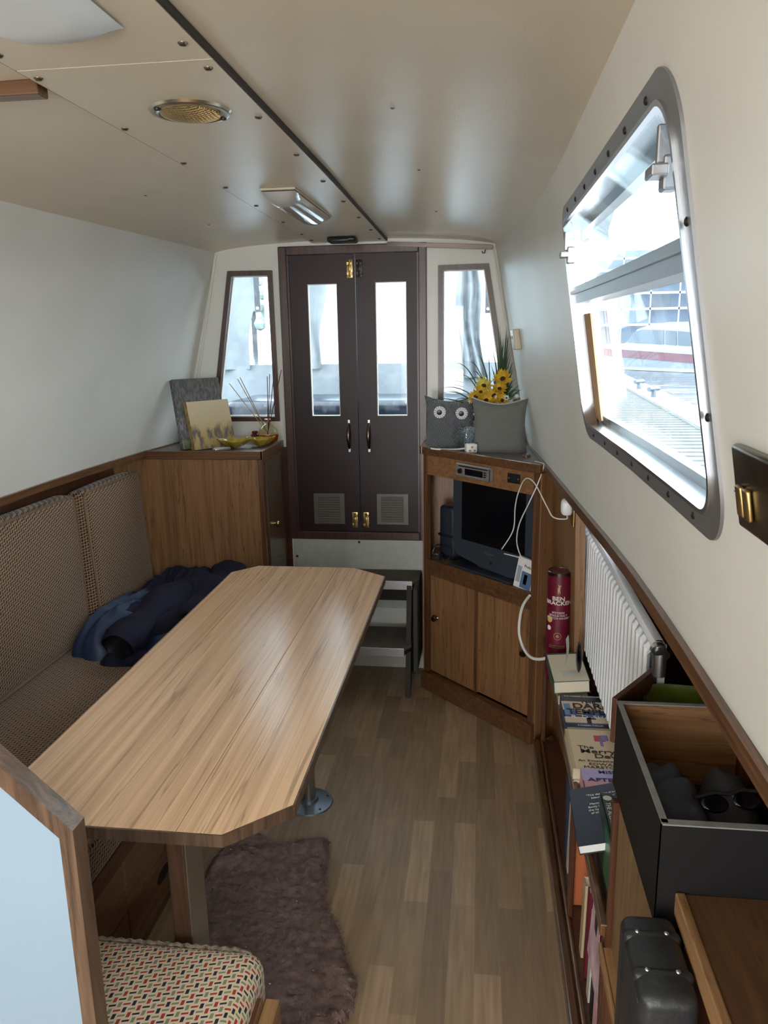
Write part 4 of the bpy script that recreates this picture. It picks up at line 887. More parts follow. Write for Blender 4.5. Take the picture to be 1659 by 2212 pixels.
MB().box(0, .176, 0, .087, -.010, 0, .001, X=dp).build('corner_board', 'teak_dark', sd)
MB().prism([(.257, 1.309), (.459, 1.309), (.459, 1.454), (.358, 1.454)], .815, .823).build('corner_tray', 'teak_dark', sd)
MB().box(.285, .458, .20, .949, .772, .798).build('worktop', wood('dark_worktop', (.13, .065, .03), (.085, .04, .018), 'y', .5, 30, 2, .3), sd)
MB().box(.272, .285, .20, .949, .766, .801, .002).build('worktop_lipping', 'maple', sd)
MB().box(.290, .456, .20, .95, .446, .771).build('cupboard_side', 'teak_dark', sd)
# green dish
gd = MB(); 
def dish(u, v, off):
    a, b_ = u * 2 - 1, v * 2 - 1; k = (abs(a) ** 4 + abs(b_) ** 4) ** .25 / max(1e-6, max(abs(a), abs(b_))) ; x, y = a / k if k else 0, b_ / k if k else 0
    r_ = (abs(x) ** 4 + abs(y) ** 4) ** .25
    rel = .0022 * max(0, math.sin(abs(y * 9 - abs(x) * 14)) * (abs(x) < .45) * (abs(y) < .6)) if r_ < .8 else 0
    return (x * .085, y * .055, .022 * r_ ** 5 + off + rel)
gd.grid(30, 30, lambda u, v: dish(u, v, .002)); gd.grid(30, 30, lambda u, v: dish(u, v, -.002 + 0))
DX = Matrix.Translation((.398, 1.385, .845)) @ Matrix.Rotation(-.12, 4, 'Z') @ Matrix.Rotation(.22, 4, 'X')
gd.v = [tuple(DX @ Vector(p)) for p in gd.v]
gd.build('green_dish', plain('green_glaze', (.075, .11, .012), .15, coat=.5, var=.3, vscale=30), None, 'rounded green glazed dish with a leaf relief on the corner tray', 'dish', smooth=True)

# ------------------------------------------------------------------ cloth heaps
def cloth(nu, nv, cx, cy, z0, a, b_, h, rot, seed, mat, fold=.03, freq=9, dirn=0, name='cloth', parent=None, top=None, stretch=3.0, **kw):
    X = Matrix.Translation((cx, cy, z0)) @ Matrix.Rotation(rot, 4, 'Z'); m_ = MB(); ca, sa = math.cos(dirn), math.sin(dirn)
    def f(u, v):
        th = 2 * math.pi * u; r = v
        wob = 1 + .10 * noise.noise(Vector((math.cos(th) * 2 + seed, math.sin(th) * 2, 1)))
        sq = (abs(math.cos(th)) ** 3.2 + abs(math.sin(th)) ** 3.2) ** (-1 / 3.2)
        x, y = r * a * wob * sq * math.cos(th), r * b_ * wob * sq * math.sin(th)
        e = (1 - r ** 3.2)
        p, q_ = x * ca + y * sa, -x * sa + y * ca
        wv = Vector((p * freq / stretch + seed, q_ * freq, seed)); wv += Vector((0, noise.noise(Vector((p * 4, q_ * 4, seed + 5))) * 1.3, 0))
        rid = 1 - abs(noise.noise(wv)) * 2.2; rid2 = 1 - abs(noise.noise(wv * 2.3 + Vector((9, 2, 4)))) * 2
        z = h * e ** .6 + fold * (rid - .4) * (e ** .3) + fold * .35 * (rid2 - .4) * e ** .3
        if top: z += top(x, y) * e
        if r > .985: z = 0
        return (x, y, max(0.0, z))
    m_.grid(nu, nv, f); m_.v = [tuple(X @ Vector(p)) for p in m_.v]
    return m_.build(name, mat, parent, smooth=60, **kw)
ct = thing('wool_coat', (-1.15, 2.70, .478), 'navy wool coat with satin lining heaped on the bench by the left cabinet', 'coat')
cloth(160, 64, -1.175, 2.70, .470, .200, .33, .135, -.10, 3.3, 'coat', .05, 15, 1.25, 'coat_body', ct, top=lambda x, y: .035 * y / .3)
cloth(80, 26, -1.30, 2.58, .470, .10, .25, .125, -.18, 8.1, 'coatlining', .03, 14, 1.4, 'satin_lining', ct)
cloth(80, 26, -1.03, 2.42, .470, .12, .13, .06, -.6, 5.1, 'coatlining', .03, 14, .7, 'satin_lining', ct)
def sleeve(path, rad, name, mat, parent, flat=.8, seg=28):
    b = MB(); pts = [Vector(p) for p in path]; ring = []
    for i, p in enumerate(pts):
        t_ = (pts[min(i + 1, len(pts) - 1)] - pts[max(i - 1, 0)]).normalized(); a_ = t_.cross(Vector((0, 0, 1))).normalized(); up = a_.cross(t_).normalized()
        for k in range(seg):
            an = 2 * math.pi * k / seg; r_ = rad[i] * (1 + .10 * noise.noise(Vector((math.cos(an) * 1.6, math.sin(an) * 1.6, i * .55))) * 2)
            ring.append(p + a_ * math.cos(an) * r_ * 1.15 + up * math.sin(an) * r_ * flat)
    n_ = len(pts); b.add(ring, [(i * seg + k, i * seg + (k + 1) % seg, (i + 1) * seg + (k + 1) % seg, (i + 1) * seg + k) for i in range(n_ - 1) for k in range(seg)])
    return b.build(name, mat, parent, smooth=True)
def path3(p0, p1, p2, n_=14): return [Vector(p0) * (1 - t_) ** 2 + Vector(p1) * 2 * t_ * (1 - t_) + Vector(p2) * t_ ** 2 for t_ in [i / n_ for i in range(n_ + 1)]]
pth = path3((-1.215, 2.318, .530), (-1.18, 2.50, .59), (-1.12, 2.84, .60)); n_ = len(pth)
sleeve(pth, [.056 + .012 * math.sin(i * .9) + .012 * i / n_ for i in range(n_)], 'sleeve', 'coat', ct)
inn_ = [pth[0], pth[0] + Vector((.002, .006, 0)), pth[0] + Vector((.006, .05, .01)), pth[0] + Vector((.01, .09, .02))]
sleeve(inn_, [.057, .048, .044, .02], 'sleeve_lining', 'black', ct)
cloth(60, 20, -1.19, 2.345, .470, .10, .055, .03, .1, 2.2, 'coat', .018, 20, 1.5, 'coat_hem', ct)
pth = path3((-1.02, 2.50, .55), (-1.05, 2.70, .60), (-1.02, 2.98, .60)); sleeve(pth, [.055 + .010 * math.sin(i * 1.1) for i in range(n_)], 'sleeve', 'coat', ct)
# contents of the black locker
cloth(80, 30, .315, 1.165, .752, .052, .105, .080, .1, 12.2, plain('slate_fleece', (.10, .12, .16), .95, bump=.5, bscale=600, var=.2), .022, 15, .8, 'clothing', None, label='slate-blue fleece clothing bundled in the left part of the black locker', cat='clothing')
cloth(80, 30, .408, 1.16, .752, .040, .10, .085, -.1, 15.2, plain('charcoal_fleece', (.055, .058, .07), .95, bump=.5, bscale=600), .018, 12, 1.2, 'clothing', None, label='charcoal hooded top folded in the middle of the black locker', cat='clothing')
cloth(60, 24, .425, 1.010, .752, .030, .040, .085, 0, 17.2, plain('plum_fabric', (.16, .04, .08), .9, bump=.5, bscale=500), .02, 20, .4, 'clothing', None, label='plum coloured cloth in the near right corner of the black locker', cat='clothing')
sg = thing('sunglasses', (.385, 1.075, .86), 'shiny black sunglasses lying on the clothes in the black locker', 'glasses')
# ------------------------------------------------------------------ near seat, partition
pn = thing('partition', (-.97, .80, 0), 'white partition panel tinted with sky-blue light, with slanting wooden edge at the lower left', 'partition')
poly = [(-.521, 0), (-.521, .935), (-.80, 1.205), (-1.43, 1.205), (-1.43, 0)]
MB().prism(poly, .802, .820, 'y').build('panel', 'skytint_panel', pn)
edge = [(-.503, 0), (-.503, .948), (-.792, 1.228), (-1.43, 1.228), (-1.43, 1.205), (-.801, 1.205), (-.5225, .936), (-.5225, 0)]
MB().prism(edge, .797, .826, 'y').build('wooden_edging', 'worn', pn)
ns = thing('end_seat_locker', (-.7, .98, 0), 'small wooden seat box at the bottom edge holding the multicoloured cushion', 'bench')
MB().box(-1.43, -.352, .83, 1.115, 0, .315).build('seat_box', 'maple', ns)
MB().box(-.384, -.372, .83, 1.105, .315, .402, .003).build('retaining_lip', 'lip_y', ns)
MB().box(-.372, -.346, .83, 1.118, .315, .388, .002).build('box_corner', 'maple', ns)
nc = thing('seat_cushion', (-.75, 1.0, .32), 'cream seat cushion with red, green and navy dashes at the bottom left', 'cushion')
MB().rbox(-1.42, -.386, .83, 1.185, .318, .436, .035, 9, (.004, .01, .012)).build('cushion_cover', 'seatnear', nc, smooth=True)
MB().tube([(-1.415 + k * .0094, 1.178 + .0025 * (k % 2), .426 + .0015 * (k % 2)) for k in range(105)] + [(-.418, 1.176, .423), (-.404, 1.166, .414), (-.396, 1.150, .400), (-.391, 1.135, .375), (-.390, 1.13, .345)], .0044, 6).build('piping', 'pipingnear', nc, smooth=True)
cloth(40, 16, -.49, .862, .440, .030, .028, .05, 0, 31.2, plain('dark_blue_cloth', (.03, .05, .09), .9, bump=.4, bscale=300), .02, 22, .4, 'folded_cloth', None, label='scrap of dark blue cloth on the multicoloured cushion beside the partition', cat='cloth')
# ------------------------------------------------------------------ sheepskin rug
rp = [(-.467, 2.094), (-.445, 2.06), (-.437, 1.997), (-.425, 1.91), (-.412, 1.82), (-.385, 1.77), (-.355, 1.721), (-.33, 1.66), (-.31, 1.60), (-.28, 1.555), (-.276, 1.479), (-.299, 1.412), (-.33, 1.33), (-.36, 1.22), (-.45, 1.20), (-.75, 1.21), (-.785, 1.5), (-.79, 1.9), (-.775, 2.13), (-.714, 2.117), (-.626, 2.048), (-.61, 2.035), (-.54, 2.065)]
def inpoly(x, y):
    r_ = False; j = len(rp) - 1; dm = 9
    for i in range(len(rp)):
        (xi, yi), (xj, yj) = rp[i], rp[j]
        if (yi > y) != (yj > y) and x < (xj - xi) * (y - yi) / (yj - yi) + xi: r_ = not r_
        L2 = (xj - xi) ** 2 + (yj - yi) ** 2; t_ = max(0, min(1, ((x - xi) * (xj - xi) + (y - yi) * (yj - yi)) / L2)); dm = min(dm, math.hypot(x - xi - t_ * (xj - xi), y - yi - t_ * (yj - yi))); j = i
    return r_, dm
stp = .0065; nx_, ny_ = int(.56 / stp), int(.97 / stp); idx = {}; vs = []; H = {}
def hgt(x, y, dm):
    n1 = noise.noise(Vector((x * 14, y * 34, 1))); n2 = 1 - abs(noise.noise(Vector((x * 30 + n1, y * 75 + n1 * 2, 4)))) * 2; n3 = noise.noise(Vector((x * 150, y * 150, 2))); n4 = noise.noise(Vector((x * 5, y * 8, 9)))
    fold = .030 * math.exp(-((y - 1.33 - .5 * (x + .45)) / .05) ** 2) * (1 if x > -.55 else 0) + .020 * math.exp(-((y - 2.02 - .28 * (x + .45)) / .035) ** 2)
    return min(1, dm / .022) ** .6 * (.020 + .006 * n1 + .0065 * n2 + .004 * n3 + .006 * n4 + fold)
for j in range(ny_):
    for i in range(nx_):
        x, y = -.80 + i * stp, 1.19 + j * stp; xw = x + .008 * noise.noise(Vector((x * 40, y * 40, 7))) + .004 * noise.noise(Vector((x * 160, y * 160, 3))); ok, dm = inpoly(xw, y)
        if ok: idx[i, j] = len(vs); vs.append((x, y, .001 + hgt(x, y, dm)))
fs = [(idx[i, j], idx[i + 1, j], idx[i + 1, j + 1], idx[i, j + 1]) for (i, j) in idx if (i + 1, j) in idx and (i, j + 1) in idx and (i + 1, j + 1) in idx]
rg = thing('sheepskin_rug', (-.55, 1.65, 0), 'shaggy brown sheepskin rug on the floor under the table', 'rug')
MB().add(vs, fs).build('fleece', 'rug', rg, smooth=True)
random.seed(5); tv_ = []; tf_ = []; keys = list(idx)
for k in range(42000):
    i, j = random.choice(keys); p = vs[idx[i, j]]; x, y = p[0] + random.uniform(0, stp), p[1] + random.uniform(0, stp)
    a = 6 * noise.noise(Vector((x * 22, y * 22, 3))) + random.uniform(-.6, .6); l_ = random.uniform(.005, .012); s_ = .0007
    dx, dy = math.cos(a), math.sin(a); n_ = len(tv_)
    tv_ += [(x - dy * s_, y + dx * s_, p[2] - .002), (x + dy * s_, y - dx * s_, p[2] - .002), (x + dx * l_ * .7, y + dy * l_ * .7, p[2] + l_ * .45)]; tf_.append((n_, n_ + 1, n_ + 2))
tag(MB().add(tv_, tf_).build('wool_tufts', plain('brown_wool_tips', (.33, .23, .20), .95, var=.35, vscale=60, spec=.1), rg), kind='stuff')
crumbs = MB(); random.seed(8)
for k in range(16):
    i, j = random.choice(keys); p = vs[idx[i, j]]; crumbs.ball((p[0], p[1], p[2] + .006), random.uniform(.0012, .0026), 4, sc=(1, .6, .6))
crumbs.build('wood_crumbs', 'paperwhite', rg)

# ------------------------------------------------------------------ ceiling fittings
cl = thing('ceiling_light', (-.54, 2.38, 1.936), 'small clear-covered light on the ceiling strip near the doors', 'light')
def ceilamp(root, x0, x1, y0, y1, zt, dep, cover, ch=.03, plate=True):
    def f(u, v):
        x = x0 + u * (x1 - x0); q_ = (1 - abs(2 * u - 1) ** 2.6) ** .6; e = min(1, min(v, 1 - v) / .13) ** .5
        sh = ch * (max(0, .14 - v) / .14 * 0)
        return (x, y0 + v * (y1 - y0), zt - .004 - dep * q_ * e)
    b = MB(); b.grid(22, 24, f); b.grid(1, 1, lambda u, v: (x0 + u * (x1 - x0), y0 + v * (y1 - y0), zt - .003)); return b.build('diffuser', cover, root, smooth=40)
MB().box(-.592, -.494, 2.130, 2.640, 1.930, 1.9355, .001).build('base_plate', 'cream', cl)
ceilamp(cl, -.590, -.496, 2.135, 2.635, 1.931, .030, plain('clear_diffuser', (.55, .56, .56), .08, coat=.6))
MB().box(-.560, -.524, 2.30, 2.62, 1.895, 1.8985, .001).build('tube_tray', plain('grey_tray', (.33, .32, .33), .4), cl) if 0 else None
nl = thing('ceiling_light', (-.48, .70, 1.936), 'large frosted white light cover at the top left of the ceiling', 'light')
ceilamp(nl, -.600, -.452, .42, 1.035, 1.936, .038, plain('frosted_diffuser', (.70, .76, .80), .35))
vt = thing('ceiling_vent', (-.51, 1.405, 1.936), 'round brass-rimmed mesh vent in the middle of the ceiling strip', 'vent')
CX = Matrix.Translation((-.508, 1.412, 1.936)) @ Matrix.Rotation(math.pi, 4, 'X')
MB().lathe([(.050, .0), (.0535, .003), (.060, .0055), (.068, .004), (.071, 0), (.050, 0)], seg=48, X=CX).build('rim', plain('nickel_brass', (.60, .53, .42), .25, 1), vt, smooth=True)
ms = MB(); 
for k in range(-8, 9):
    for ax in (0, 1):
        o_ = k * .0062; hl = math.sqrt(max(0, .051 ** 2 - o_ ** 2)); pts = []
        for q_ in range(9):
            s_ = -hl + 2 * hl * q_ / 8; r2 = o_ * o_ + s_ * s_; z = .006 + .010 * (1 - r2 / .051 ** 2); a_ = (o_, s_) if ax else (s_, o_); pts.append(CX @ Vector((a_[0], a_[1], z)))
        ms.tube(pts, .0013, 5, caps=False)
ms.build('wire_mesh', plain('glow_pale_brass', (.72, .62, .38), .3, 1), vt, smooth=True)  # mesh brass lightened to carry the golden glow of the vent
MB().lathe([(0, .002), (.05, .001)], seg=32, X=CX).build('inner_disc', plain('golden_glow_ochre', (.85, .72, .42), .5), vt)  # bright disc colour stands in for the glow behind the mesh
for a in (2.4, -.7): MB().lathe([(0, .0075), (.005, .007), (.006, .004)], seg=12, X=CX @ Matrix.Translation((.060 * math.cos(a), .060 * math.sin(a), 0))).build('rim_screw', 'dkmetal', vt)
MB().box(-.618, -.500, 3.175, 3.265, 1.914, 1.936, .012, seg=3).box(-.60, -.53, 3.172, 3.18, 1.917, 1.925, .002).build('smoke_alarm', 'black', None, 'flat black box fitting on the ceiling just before the doors', 'alarm', smooth=40)
MB().tube([(.012, YE - .008, 1.905), (.012, YE - .010, 1.890), (.010, YE - .016, 1.876), (.002, YE - .018, 1.874), (-.002, YE - .016, 1.882)], .0018, 6).build('cup_hook', 'dkmetal', None, 'small dark hook under the ceiling batten in the right corner', 'hook')
# ------------------------------------------------------------------ electrical fittings on the right
sw = thing('switch_plate', WR(.70, 1.40), 'antique bronze switch plate by the right edge of the picture', 'switch')
def onwall(y0, y1, z0, z1, t0, t1, nm, mat, root, bev=.004):
    c0 = Vector(WR(y0, z0)); ex = (Vector(WR(y1, z0)) - c0).normalized(); ey = (Vector(WR(y0, z1)) - c0).normalized(); nz = ex.cross(ey)
    F = Matrix(((ex.x, ey.x, nz.x, c0.x), (ex.y, ey.y, nz.y, c0.y), (ex.z, ey.z, nz.z, c0.z), (0, 0, 0, 1)))
    if nz.x > 0: t0, t1 = -t1, -t0
    return MB().box(0, y1 - y0, 0, (z1 - z0) / max(.1, ey.z), t0, t1, bev, X=F, seg=3).build(nm, mat, root, smooth=40)
onwall(.645, .774, 1.362, 1.444, .0, .010, 'plate', 'bronze', sw, .0045)
for k, y in enumerate((.722, .742)): onwall(y, y + .015, 1.378, 1.408, .010, .015, 'rocker', 'brass', sw, .002)
onwall(.764, .770, 1.398, 1.399, .010, .012, 'screw', 'dkmetal', sw, .001)
jb = thing('junction_box', WR(3.12, 1.49), 'cream switch box on the right wall above the flowers', 'switch')
onwall(3.06, 3.145, 1.488, 1.565, .0, .026, 'box_body', 'cream', jb, .006)
onwall(3.148, 3.150, 1.50, 1.56, .002, .022, 'white_back', 'whiteplastic', jb, .0005)
onwall(3.09, 3.094, 1.53, 1.542, .026, .0275, 'slot', 'black', jb, .0005); onwall(3.125, 3.129, 1.53, 1.542, .026, .0275, 'slot', 'black', jb, .0005)
pl = thing('mains_plug', (.285, 2.32, 1.03), 'white plug with flex in the socket above the radiator', 'plug')
xp = lerp(2.33, RB) + .028
MB().box(xp - .004, xp, 2.345, 2.425, .965, 1.055, .001).build('socket_face', 'brass', pl)
MB().box(xp - .038, xp - .004, 2.360, 2.405, .995, 1.045, .012, seg=3).build('plug_body', 'white', pl, smooth=40)
Cc = lambda *p: XF @ Vector(p)
MB().tube(spl([(xp - .02, 2.38, .997), (xp - .02, 2.39, .980), (.235, 2.43, .975), (.215, 2.45, 1.005), (.185, 2.62, 1.05), (.160, 2.72, 1.045), (.14, 2.76, .99), (.13, 2.78, .93), (.125, 2.79, .84), (.085, 2.81, .76)]), .0022, 6).build('flex', 'whiteplastic', pl, smooth=True)
wc = MB().tube(spl([(.200, 2.83, 1.090), (.222, 2.775, 1.092), (.226, 2.755, 1.085), (.205, 2.745, 1.02), (.175, 2.74, .95), (.145, 2.76, .87), (.138, 2.77, .80), (.155, 2.765, .745), (.175, 2.765, .735), (.13, 2.80, .737), (.095, 2.83, .737)]), .0022, 6)
wc.build('charger_lead', 'whiteplastic', None, 'thin white charger lead looping down in front of the television', 'lead', smooth=True)
MB().tube(spl([(.190, 2.755, .600), (.165, 2.72, .575), (.152, 2.69, .535), (.150, 2.67, .48), (.165, 2.63, .440), (.19, 2.58, .428), (.225, 2.54, .442), (.252, 2.52, .468)]), .0055, 10).build('white_cable', 'whiteplastic', None, 'thick white cable curving from the cabinet to the red tube', 'cable', smooth=True)

# ------------------------------------------------------------------ red whisky tube
TY = 2.44; wt = thing('whisky_tube', (.262, TY, .433), 'tall dark red whisky tube beside the radiator', 'tube')
rT = .038; zT0, zT1 = .434, .795
MB().lathe([(0, 0), (rT, 0), (rT, zT1 - zT0)], (.262, TY, zT0), 40).build('card_tube', plain('claret_card', (.125, .006, .022), .4), wt, smooth=30)
MB().lathe([(rT + .0006, -.010), (rT + .0012, .0), (rT - .001, .003), (rT - .004, .001), (rT - .006, -.006), (0, -.006)], (.262, TY, zT1), 40).build('metal_lid', 'bronze', wt, smooth=30)
def curved(body, size, z, mat, ang0, sx=1.0, bold=0):
    """lettering wrapped round the tube, centred on the direction ang0"""
    o = text('lettering', body, mat, Matrix.Identity(4), size, wt, .0002, 'CENTER', sx, bold); off = ROOT[wt]
    for v in o.data.vertices:
        p = v.co + off; a = ang0 + p.x / rT; r_ = rT + .0006 + p.z; v.co = Vector((.262 + r_ * math.cos(a), TY + r_ * math.sin(a), z + p.y)) - off
    return o
A0 = math.atan2(-TY, -.262) - .02; pw = plain('tube_white_ink', (.70, .66, .62), .6); gold = plain('tube_gold_ink', (.48, .30, .14), .5)
curved('BEN', .0185, .705, pw, A0, 1.25, .0004); curved('BRACKEN', .0185, .690, pw, A0, 1.18, .0004)
for i, s_ in enumerate(('SPEYSIDE', 'SINGLE MALT', 'SCOTCH WHISKY')): curved(s_, .0095, .660 - i * .0095, pw, A0, 1.1)
for i, s_ in enumerate(('MATURED IN OAK CASKS', 'DISTILLED IN SCOTLAND')): curved(s_, .0048, .547 - i * .006, gold, A0, 1.0)
def patch(a0, z, ra_, mat, nm, inner=0, n_=26):
    b = MB(); vs = [(.262 + (rT + .0008) * math.cos(a0), TY + (rT + .0008) * math.sin(a0), z)] if not inner else []
    for k in range(n_):
        t_ = 2 * math.pi * k / n_
        for rr in ((ra_,) if not inner else (inner, ra_)):
            a = a0 + rr * math.cos(t_) / rT; vs.append((.262 + (rT + .0008) * math.cos(a), TY + (rT + .0008) * math.sin(a), z + rr * math.sin(t_)))
    fs = [(0, 1 + k, 1 + (k + 1) % n_) for k in range(n_)] if not inner else [(2 * k, 2 * k + 1, 2 * ((k + 1) % n_) + 1, 2 * ((k + 1) % n_)) for k in range(n_)]
    return b.add(vs, fs).build(nm, mat, wt)
patch(A0 - .78, .638, .0115, plain('gold_sticker', (.60, .42, .14), .4), 'gold_sticker'); patch(A0 - .80, .608, .0080, 'paperwhite', 'white_sticker')
patch(A0, .5825, .0125, gold, 'gold_emblem', .0112); patch(A0, .5825, .0065, gold, 'gold_emblem', .0050, 4); patch(A0, .5825, .0030, gold, 'gold_emblem', 0, 4)
stg = MB()
for (dx, dz, hw, hh) in ((0, 0, .0035, .007), (.002, .009, .002, .004), (.004, .013, .0035, .0015), (-.001, .014, .001, .004), (-.002, -.009, .0012, .005), (.003, -.009, .0012, .005)):
    vs = [(.262 + (rT + .0008) * math.cos(A0 + (dx + sx_) / rT), TY + (rT + .0008) * math.sin(A0 + (dx + sx_) / rT), .742 + dz + sz_) for sx_, sz_ in ((-hw, -hh), (hw, -hh), (hw, hh), (-hw, hh))]; stg.add(vs, [(0, 1, 2, 3)])
stg.build('stag_emblem', gold, wt)

# ------------------------------------------------------------------ books
def book(o, ex, ey, w_, h_, t_, cov, lab, title=(), pages='paper', group=None, art=None, spine_art=None, loosen=0):
    """spine along ey at local x=0; cover plane w_ by h_; thickness t_ along ex x ey"""
    X = frame(o, ex, ey); r_ = thing('book', tuple(o), lab, 'book', group); c = .0014
    MB().box(.0, w_, 0, h_, t_ - c, t_, X=X).box(0, w_, 0, h_, 0, c, X=X).box(0, c, 0, h_, 0, t_, X=X).build('cover', cov, r_)
    MB().box(c, w_ - .003, .003, h_ - .003, c, t_ - c, X=X).build('page_block', pages, r_)
    for a in art or []:
        x0_, x1_, y0_, y1_, mat = a[:5]; zz = .0002 * (1 + (a[5] if len(a) > 5 else 0)); MB().box(x0_, x1_, y0_, y1_, t_, t_ + zz, X=X).build('cover_art', mat, r_)
    for s_, x_, y_, sz, mat, *sxx in title:
        text('lettering', s_, mat, X @ Matrix.Translation((x_, y_, t_ + .0012)), sz, r_, .0002, 'LEFT', sxx[0] if sxx else 1, sxx[1] if len(sxx) > 1 else 0)
    return r_, X
ZS = .4325
# standing stack bases so the top books lie level at the height of the rail
col('tan_cover', (.52, .40, .24)); col('cream_cover', (.66, .53, .36)); col('green_cover', (.05, .12, .09)); col('navy_cover', (.018, .025, .045), .4); col('lilac_cover', (.48, .42, .72), .5); col('pink_cover', (.70, .36, .42), .5)
col('ink', (.02, .015, .02)); col('blueink', (.03, .03, .16)); col('darkgreen_cover', (.01, .03, .022), .4); col('skyblue_cover', (.13, .25, .48), .45); col('royalblue_cover', (.06, .10, .26), .4); col('red_art', (.45, .05, .06)); col('violet_art', (.20, .17, .40)); col('grey_page', (.60, .58, .52)); col('redcover', (.14, .015, .03), .4); col('ivory_cover', (.62, .58, .50), .6); col('blackcover', (.015, .016, .018), .4); col('orangecover', (.55, .16, .06), .5)
book((.238, 2.130, ZS), (1, 0, 0), (0, 1, 0), .085, .195, .075, 'tan_cover', 'thick tan book under the open book at the far end of the shelf')
ob_, OXm = book((.226, 2.135, ZS + .0765), (1, .03, .08), (-.03, 1, .02), .105, .198, .038, 'green_cover', 'open cream-paged book with green cover at the far end of the shelf', art=[(.002, .103, .003, .187, 'paper', 1), (.03, .085, .03, .07, 'grey_page', 2)])
book((.254, 1.925, ZS), (1, 0, 0), (0, 1, 0), .115, .195, .055, 'tan_cover', 'plain tan book under the thriller with the black title')
ar = [(.0, .12, .130, .190, 'navy_cover'), (.0, .12, .098, .150, 'cream_cover', 1), (.004, .022, .070, .135, 'skyblue_cover', 2), (.034, .052, .070, .130, 'tan_cover', 2), (.0, .12, .026, .058, 'cream_cover', 1), (.0, .12, .0, .018, 'blackcover', 1), (.058, .070, .022, .056, 'ink', 3), (.063, .084, .046, .054, 'ink', 3)]
book((.240, 1.930, ZS + .0565), (1, 0, 0), (0, 1, 0), .118, .190, .026, 'royalblue_cover', 'paperback thriller with bold black title and pale sky picture against the radiator', art=ar,
     title=[('THE', .052, .140, .020, 'ink', 1.2, .0004), ('DARK', .028, .108, .042, 'ink', .95, .0012), ('TEMPLAR', .010, .074, .042, 'ink', .85, .0012), ('R  D  SHAH', .018, .052, .022, 'paperwhite', 1.1), ('THE WARREN CHRONICLES', .010, .178, .008, 'paperwhite'), ('A WARREN THRILLER', .03, .008, .007, 'paperwhite')])
book((.236, 1.725, ZS), (1, 0, 0), (0, 1, 0), .125, .190, .050, 'ivory_cover', 'ivory book beneath the cream paperback with the caped figure')
book((.234, 1.726, ZS + .0515), (1, .0, 0), (0, 1, 0), .122, .195, .030, 'cream_cover', 'cream paperback showing a small red-caped figure and curly lettering',
     art=[(.070, .098, .135, .165, 'red_art'), (.082, .090, .112, .150, 'violet_art', 1), (.088, .106, .140, .168, 'violet_art', 1), (.0, .008, .0, .195, 'tan_cover')],
     title=[('The', .022, .096, .020, 'ink', 1.3), ('Merry', .026, .074, .028, 'ink', 1.25, .0003), ('Devils', .058, .052, .027, 'ink', 1.2, .0003), ('An Elizabethan', .016, .034, .012, 'ink', 1.3), ('EDWARD', .040, .018, .015, 'ink', 1.3), ('MARSTON', .026, .004, .015, 'ink', 1.3)])
book((.258, 1.610, ZS), (1, 0, 0), (0, 1, 0), .09, .105, .045, 'skyblue_cover', 'light blue book under the lilac and pink paperback')
book((.250, 1.602, ZS + .0465), (1, 0, 0), (0, 1, 0), .105, .118, .040, 'pink_cover', 'lilac and pink paperback with dark blue title lying next to the black locker', art=[(.0, .105, .066, .118, 'lilac_cover'), (.006, .105, .0, .030, 'violet_art'), (.014, .05, .004, .022, 'lilac_cover', 1)],
     title=[('MISS', .040, .098, .018, 'blueink', 1.2, .0003), ('AFTER', .012, .064, .020, 'blueink', 1.3, .0004)])
# black book with white blurb, tilted over the rail
nb, NX = book((.212, 1.410, ZS + .075), (.95, -.02, .25), (.02, 1, .06), .115, .185, .022, 'navy_cover', 'black paperback lying face down with white blurb text, tilted over the shelf rail', pages='paperwhite',
     title=[('"This dazzling drama', .036, .150, .0085, 'paperwhite'), ('beautifully told."', .046, .140, .0085, 'paperwhite'), ('Moving out of the', .040, .120, .0085, 'paperwhite'), ('family home was', .036, .110, .0085, 'paperwhite'), ('the hardest thing', .036, .100, .0085, 'paperwhite'), ('of all that year', .040, .090, .0085, 'paperwhite')])
# upright books with spines upwards, running towards the camera
up = [((.262, 1.300, .433), .160, .205, .024, 'darkgreen_cover', 'dark green and black hardback with its spine upward beside the black paperback', 'THE ALCHEMY'),
      ((.290, 1.275, .433), .125, .215, .014, 'skyblue_cover', 'slim light blue book standing on edge below the side cabinet', ''),
      ((.306, 1.270, .433), .120, .240, .016, 'royalblue_cover', 'royal blue book standing on edge, nearest the side cabinet', '')]
for (o, h1, ln, th, cv, lab, tt) in up:
    r_ = thing('book', o, lab, 'book'); x, y, z = o
    MB().box(x, x + .0012, y, y + ln, z + .001, z + h1).box(x + th - .0012, x + th, y, y + ln, z + .001, z + h1).box(x, x + th, y, y + ln, z + h1 - .0014, z + h1).build('cover', cv, r_)
    MB().box(x + .0012, x + th - .0012, y + .003, y + ln - .003, z + .003, z + h1 - .0014).build('page_block', 'paper', r_)
    if tt:
        text('lettering', tt, 'grey_page', frame((x + .006, y + ln - .035, z + h1 + .0004), (0, -1, 0), (1, 0, 0)), .014, r_, .0002); MB().lathe([(.0075, .0004), (.009, .0008), (.0075, .0008)], (x + th / 2, y + ln - .02, z + h1), 20).build('spine_emblem', 'grey_page', r_)
        MB().box(x - .0004, x, y + .002, y + ln * .6, z + .03, z + h1 * .9).build('cover_art', col('forest_art', (.03, .13, .05), .4), r_)
fbk = thing('book', (.32, 1.41, .433), 'tall dark book with floral cover standing upright behind the black locker corner', 'book')
MB().box(.310, .334, 1.365, 1.455, .434, .658, .001).build('cover', plain('floral_print', (.05, .065, .04), .5, var=.9, vscale=55), fbk); MB().box(.312, .332, 1.363, 1.453, .437, .655).build('page_block', 'paper', fbk)
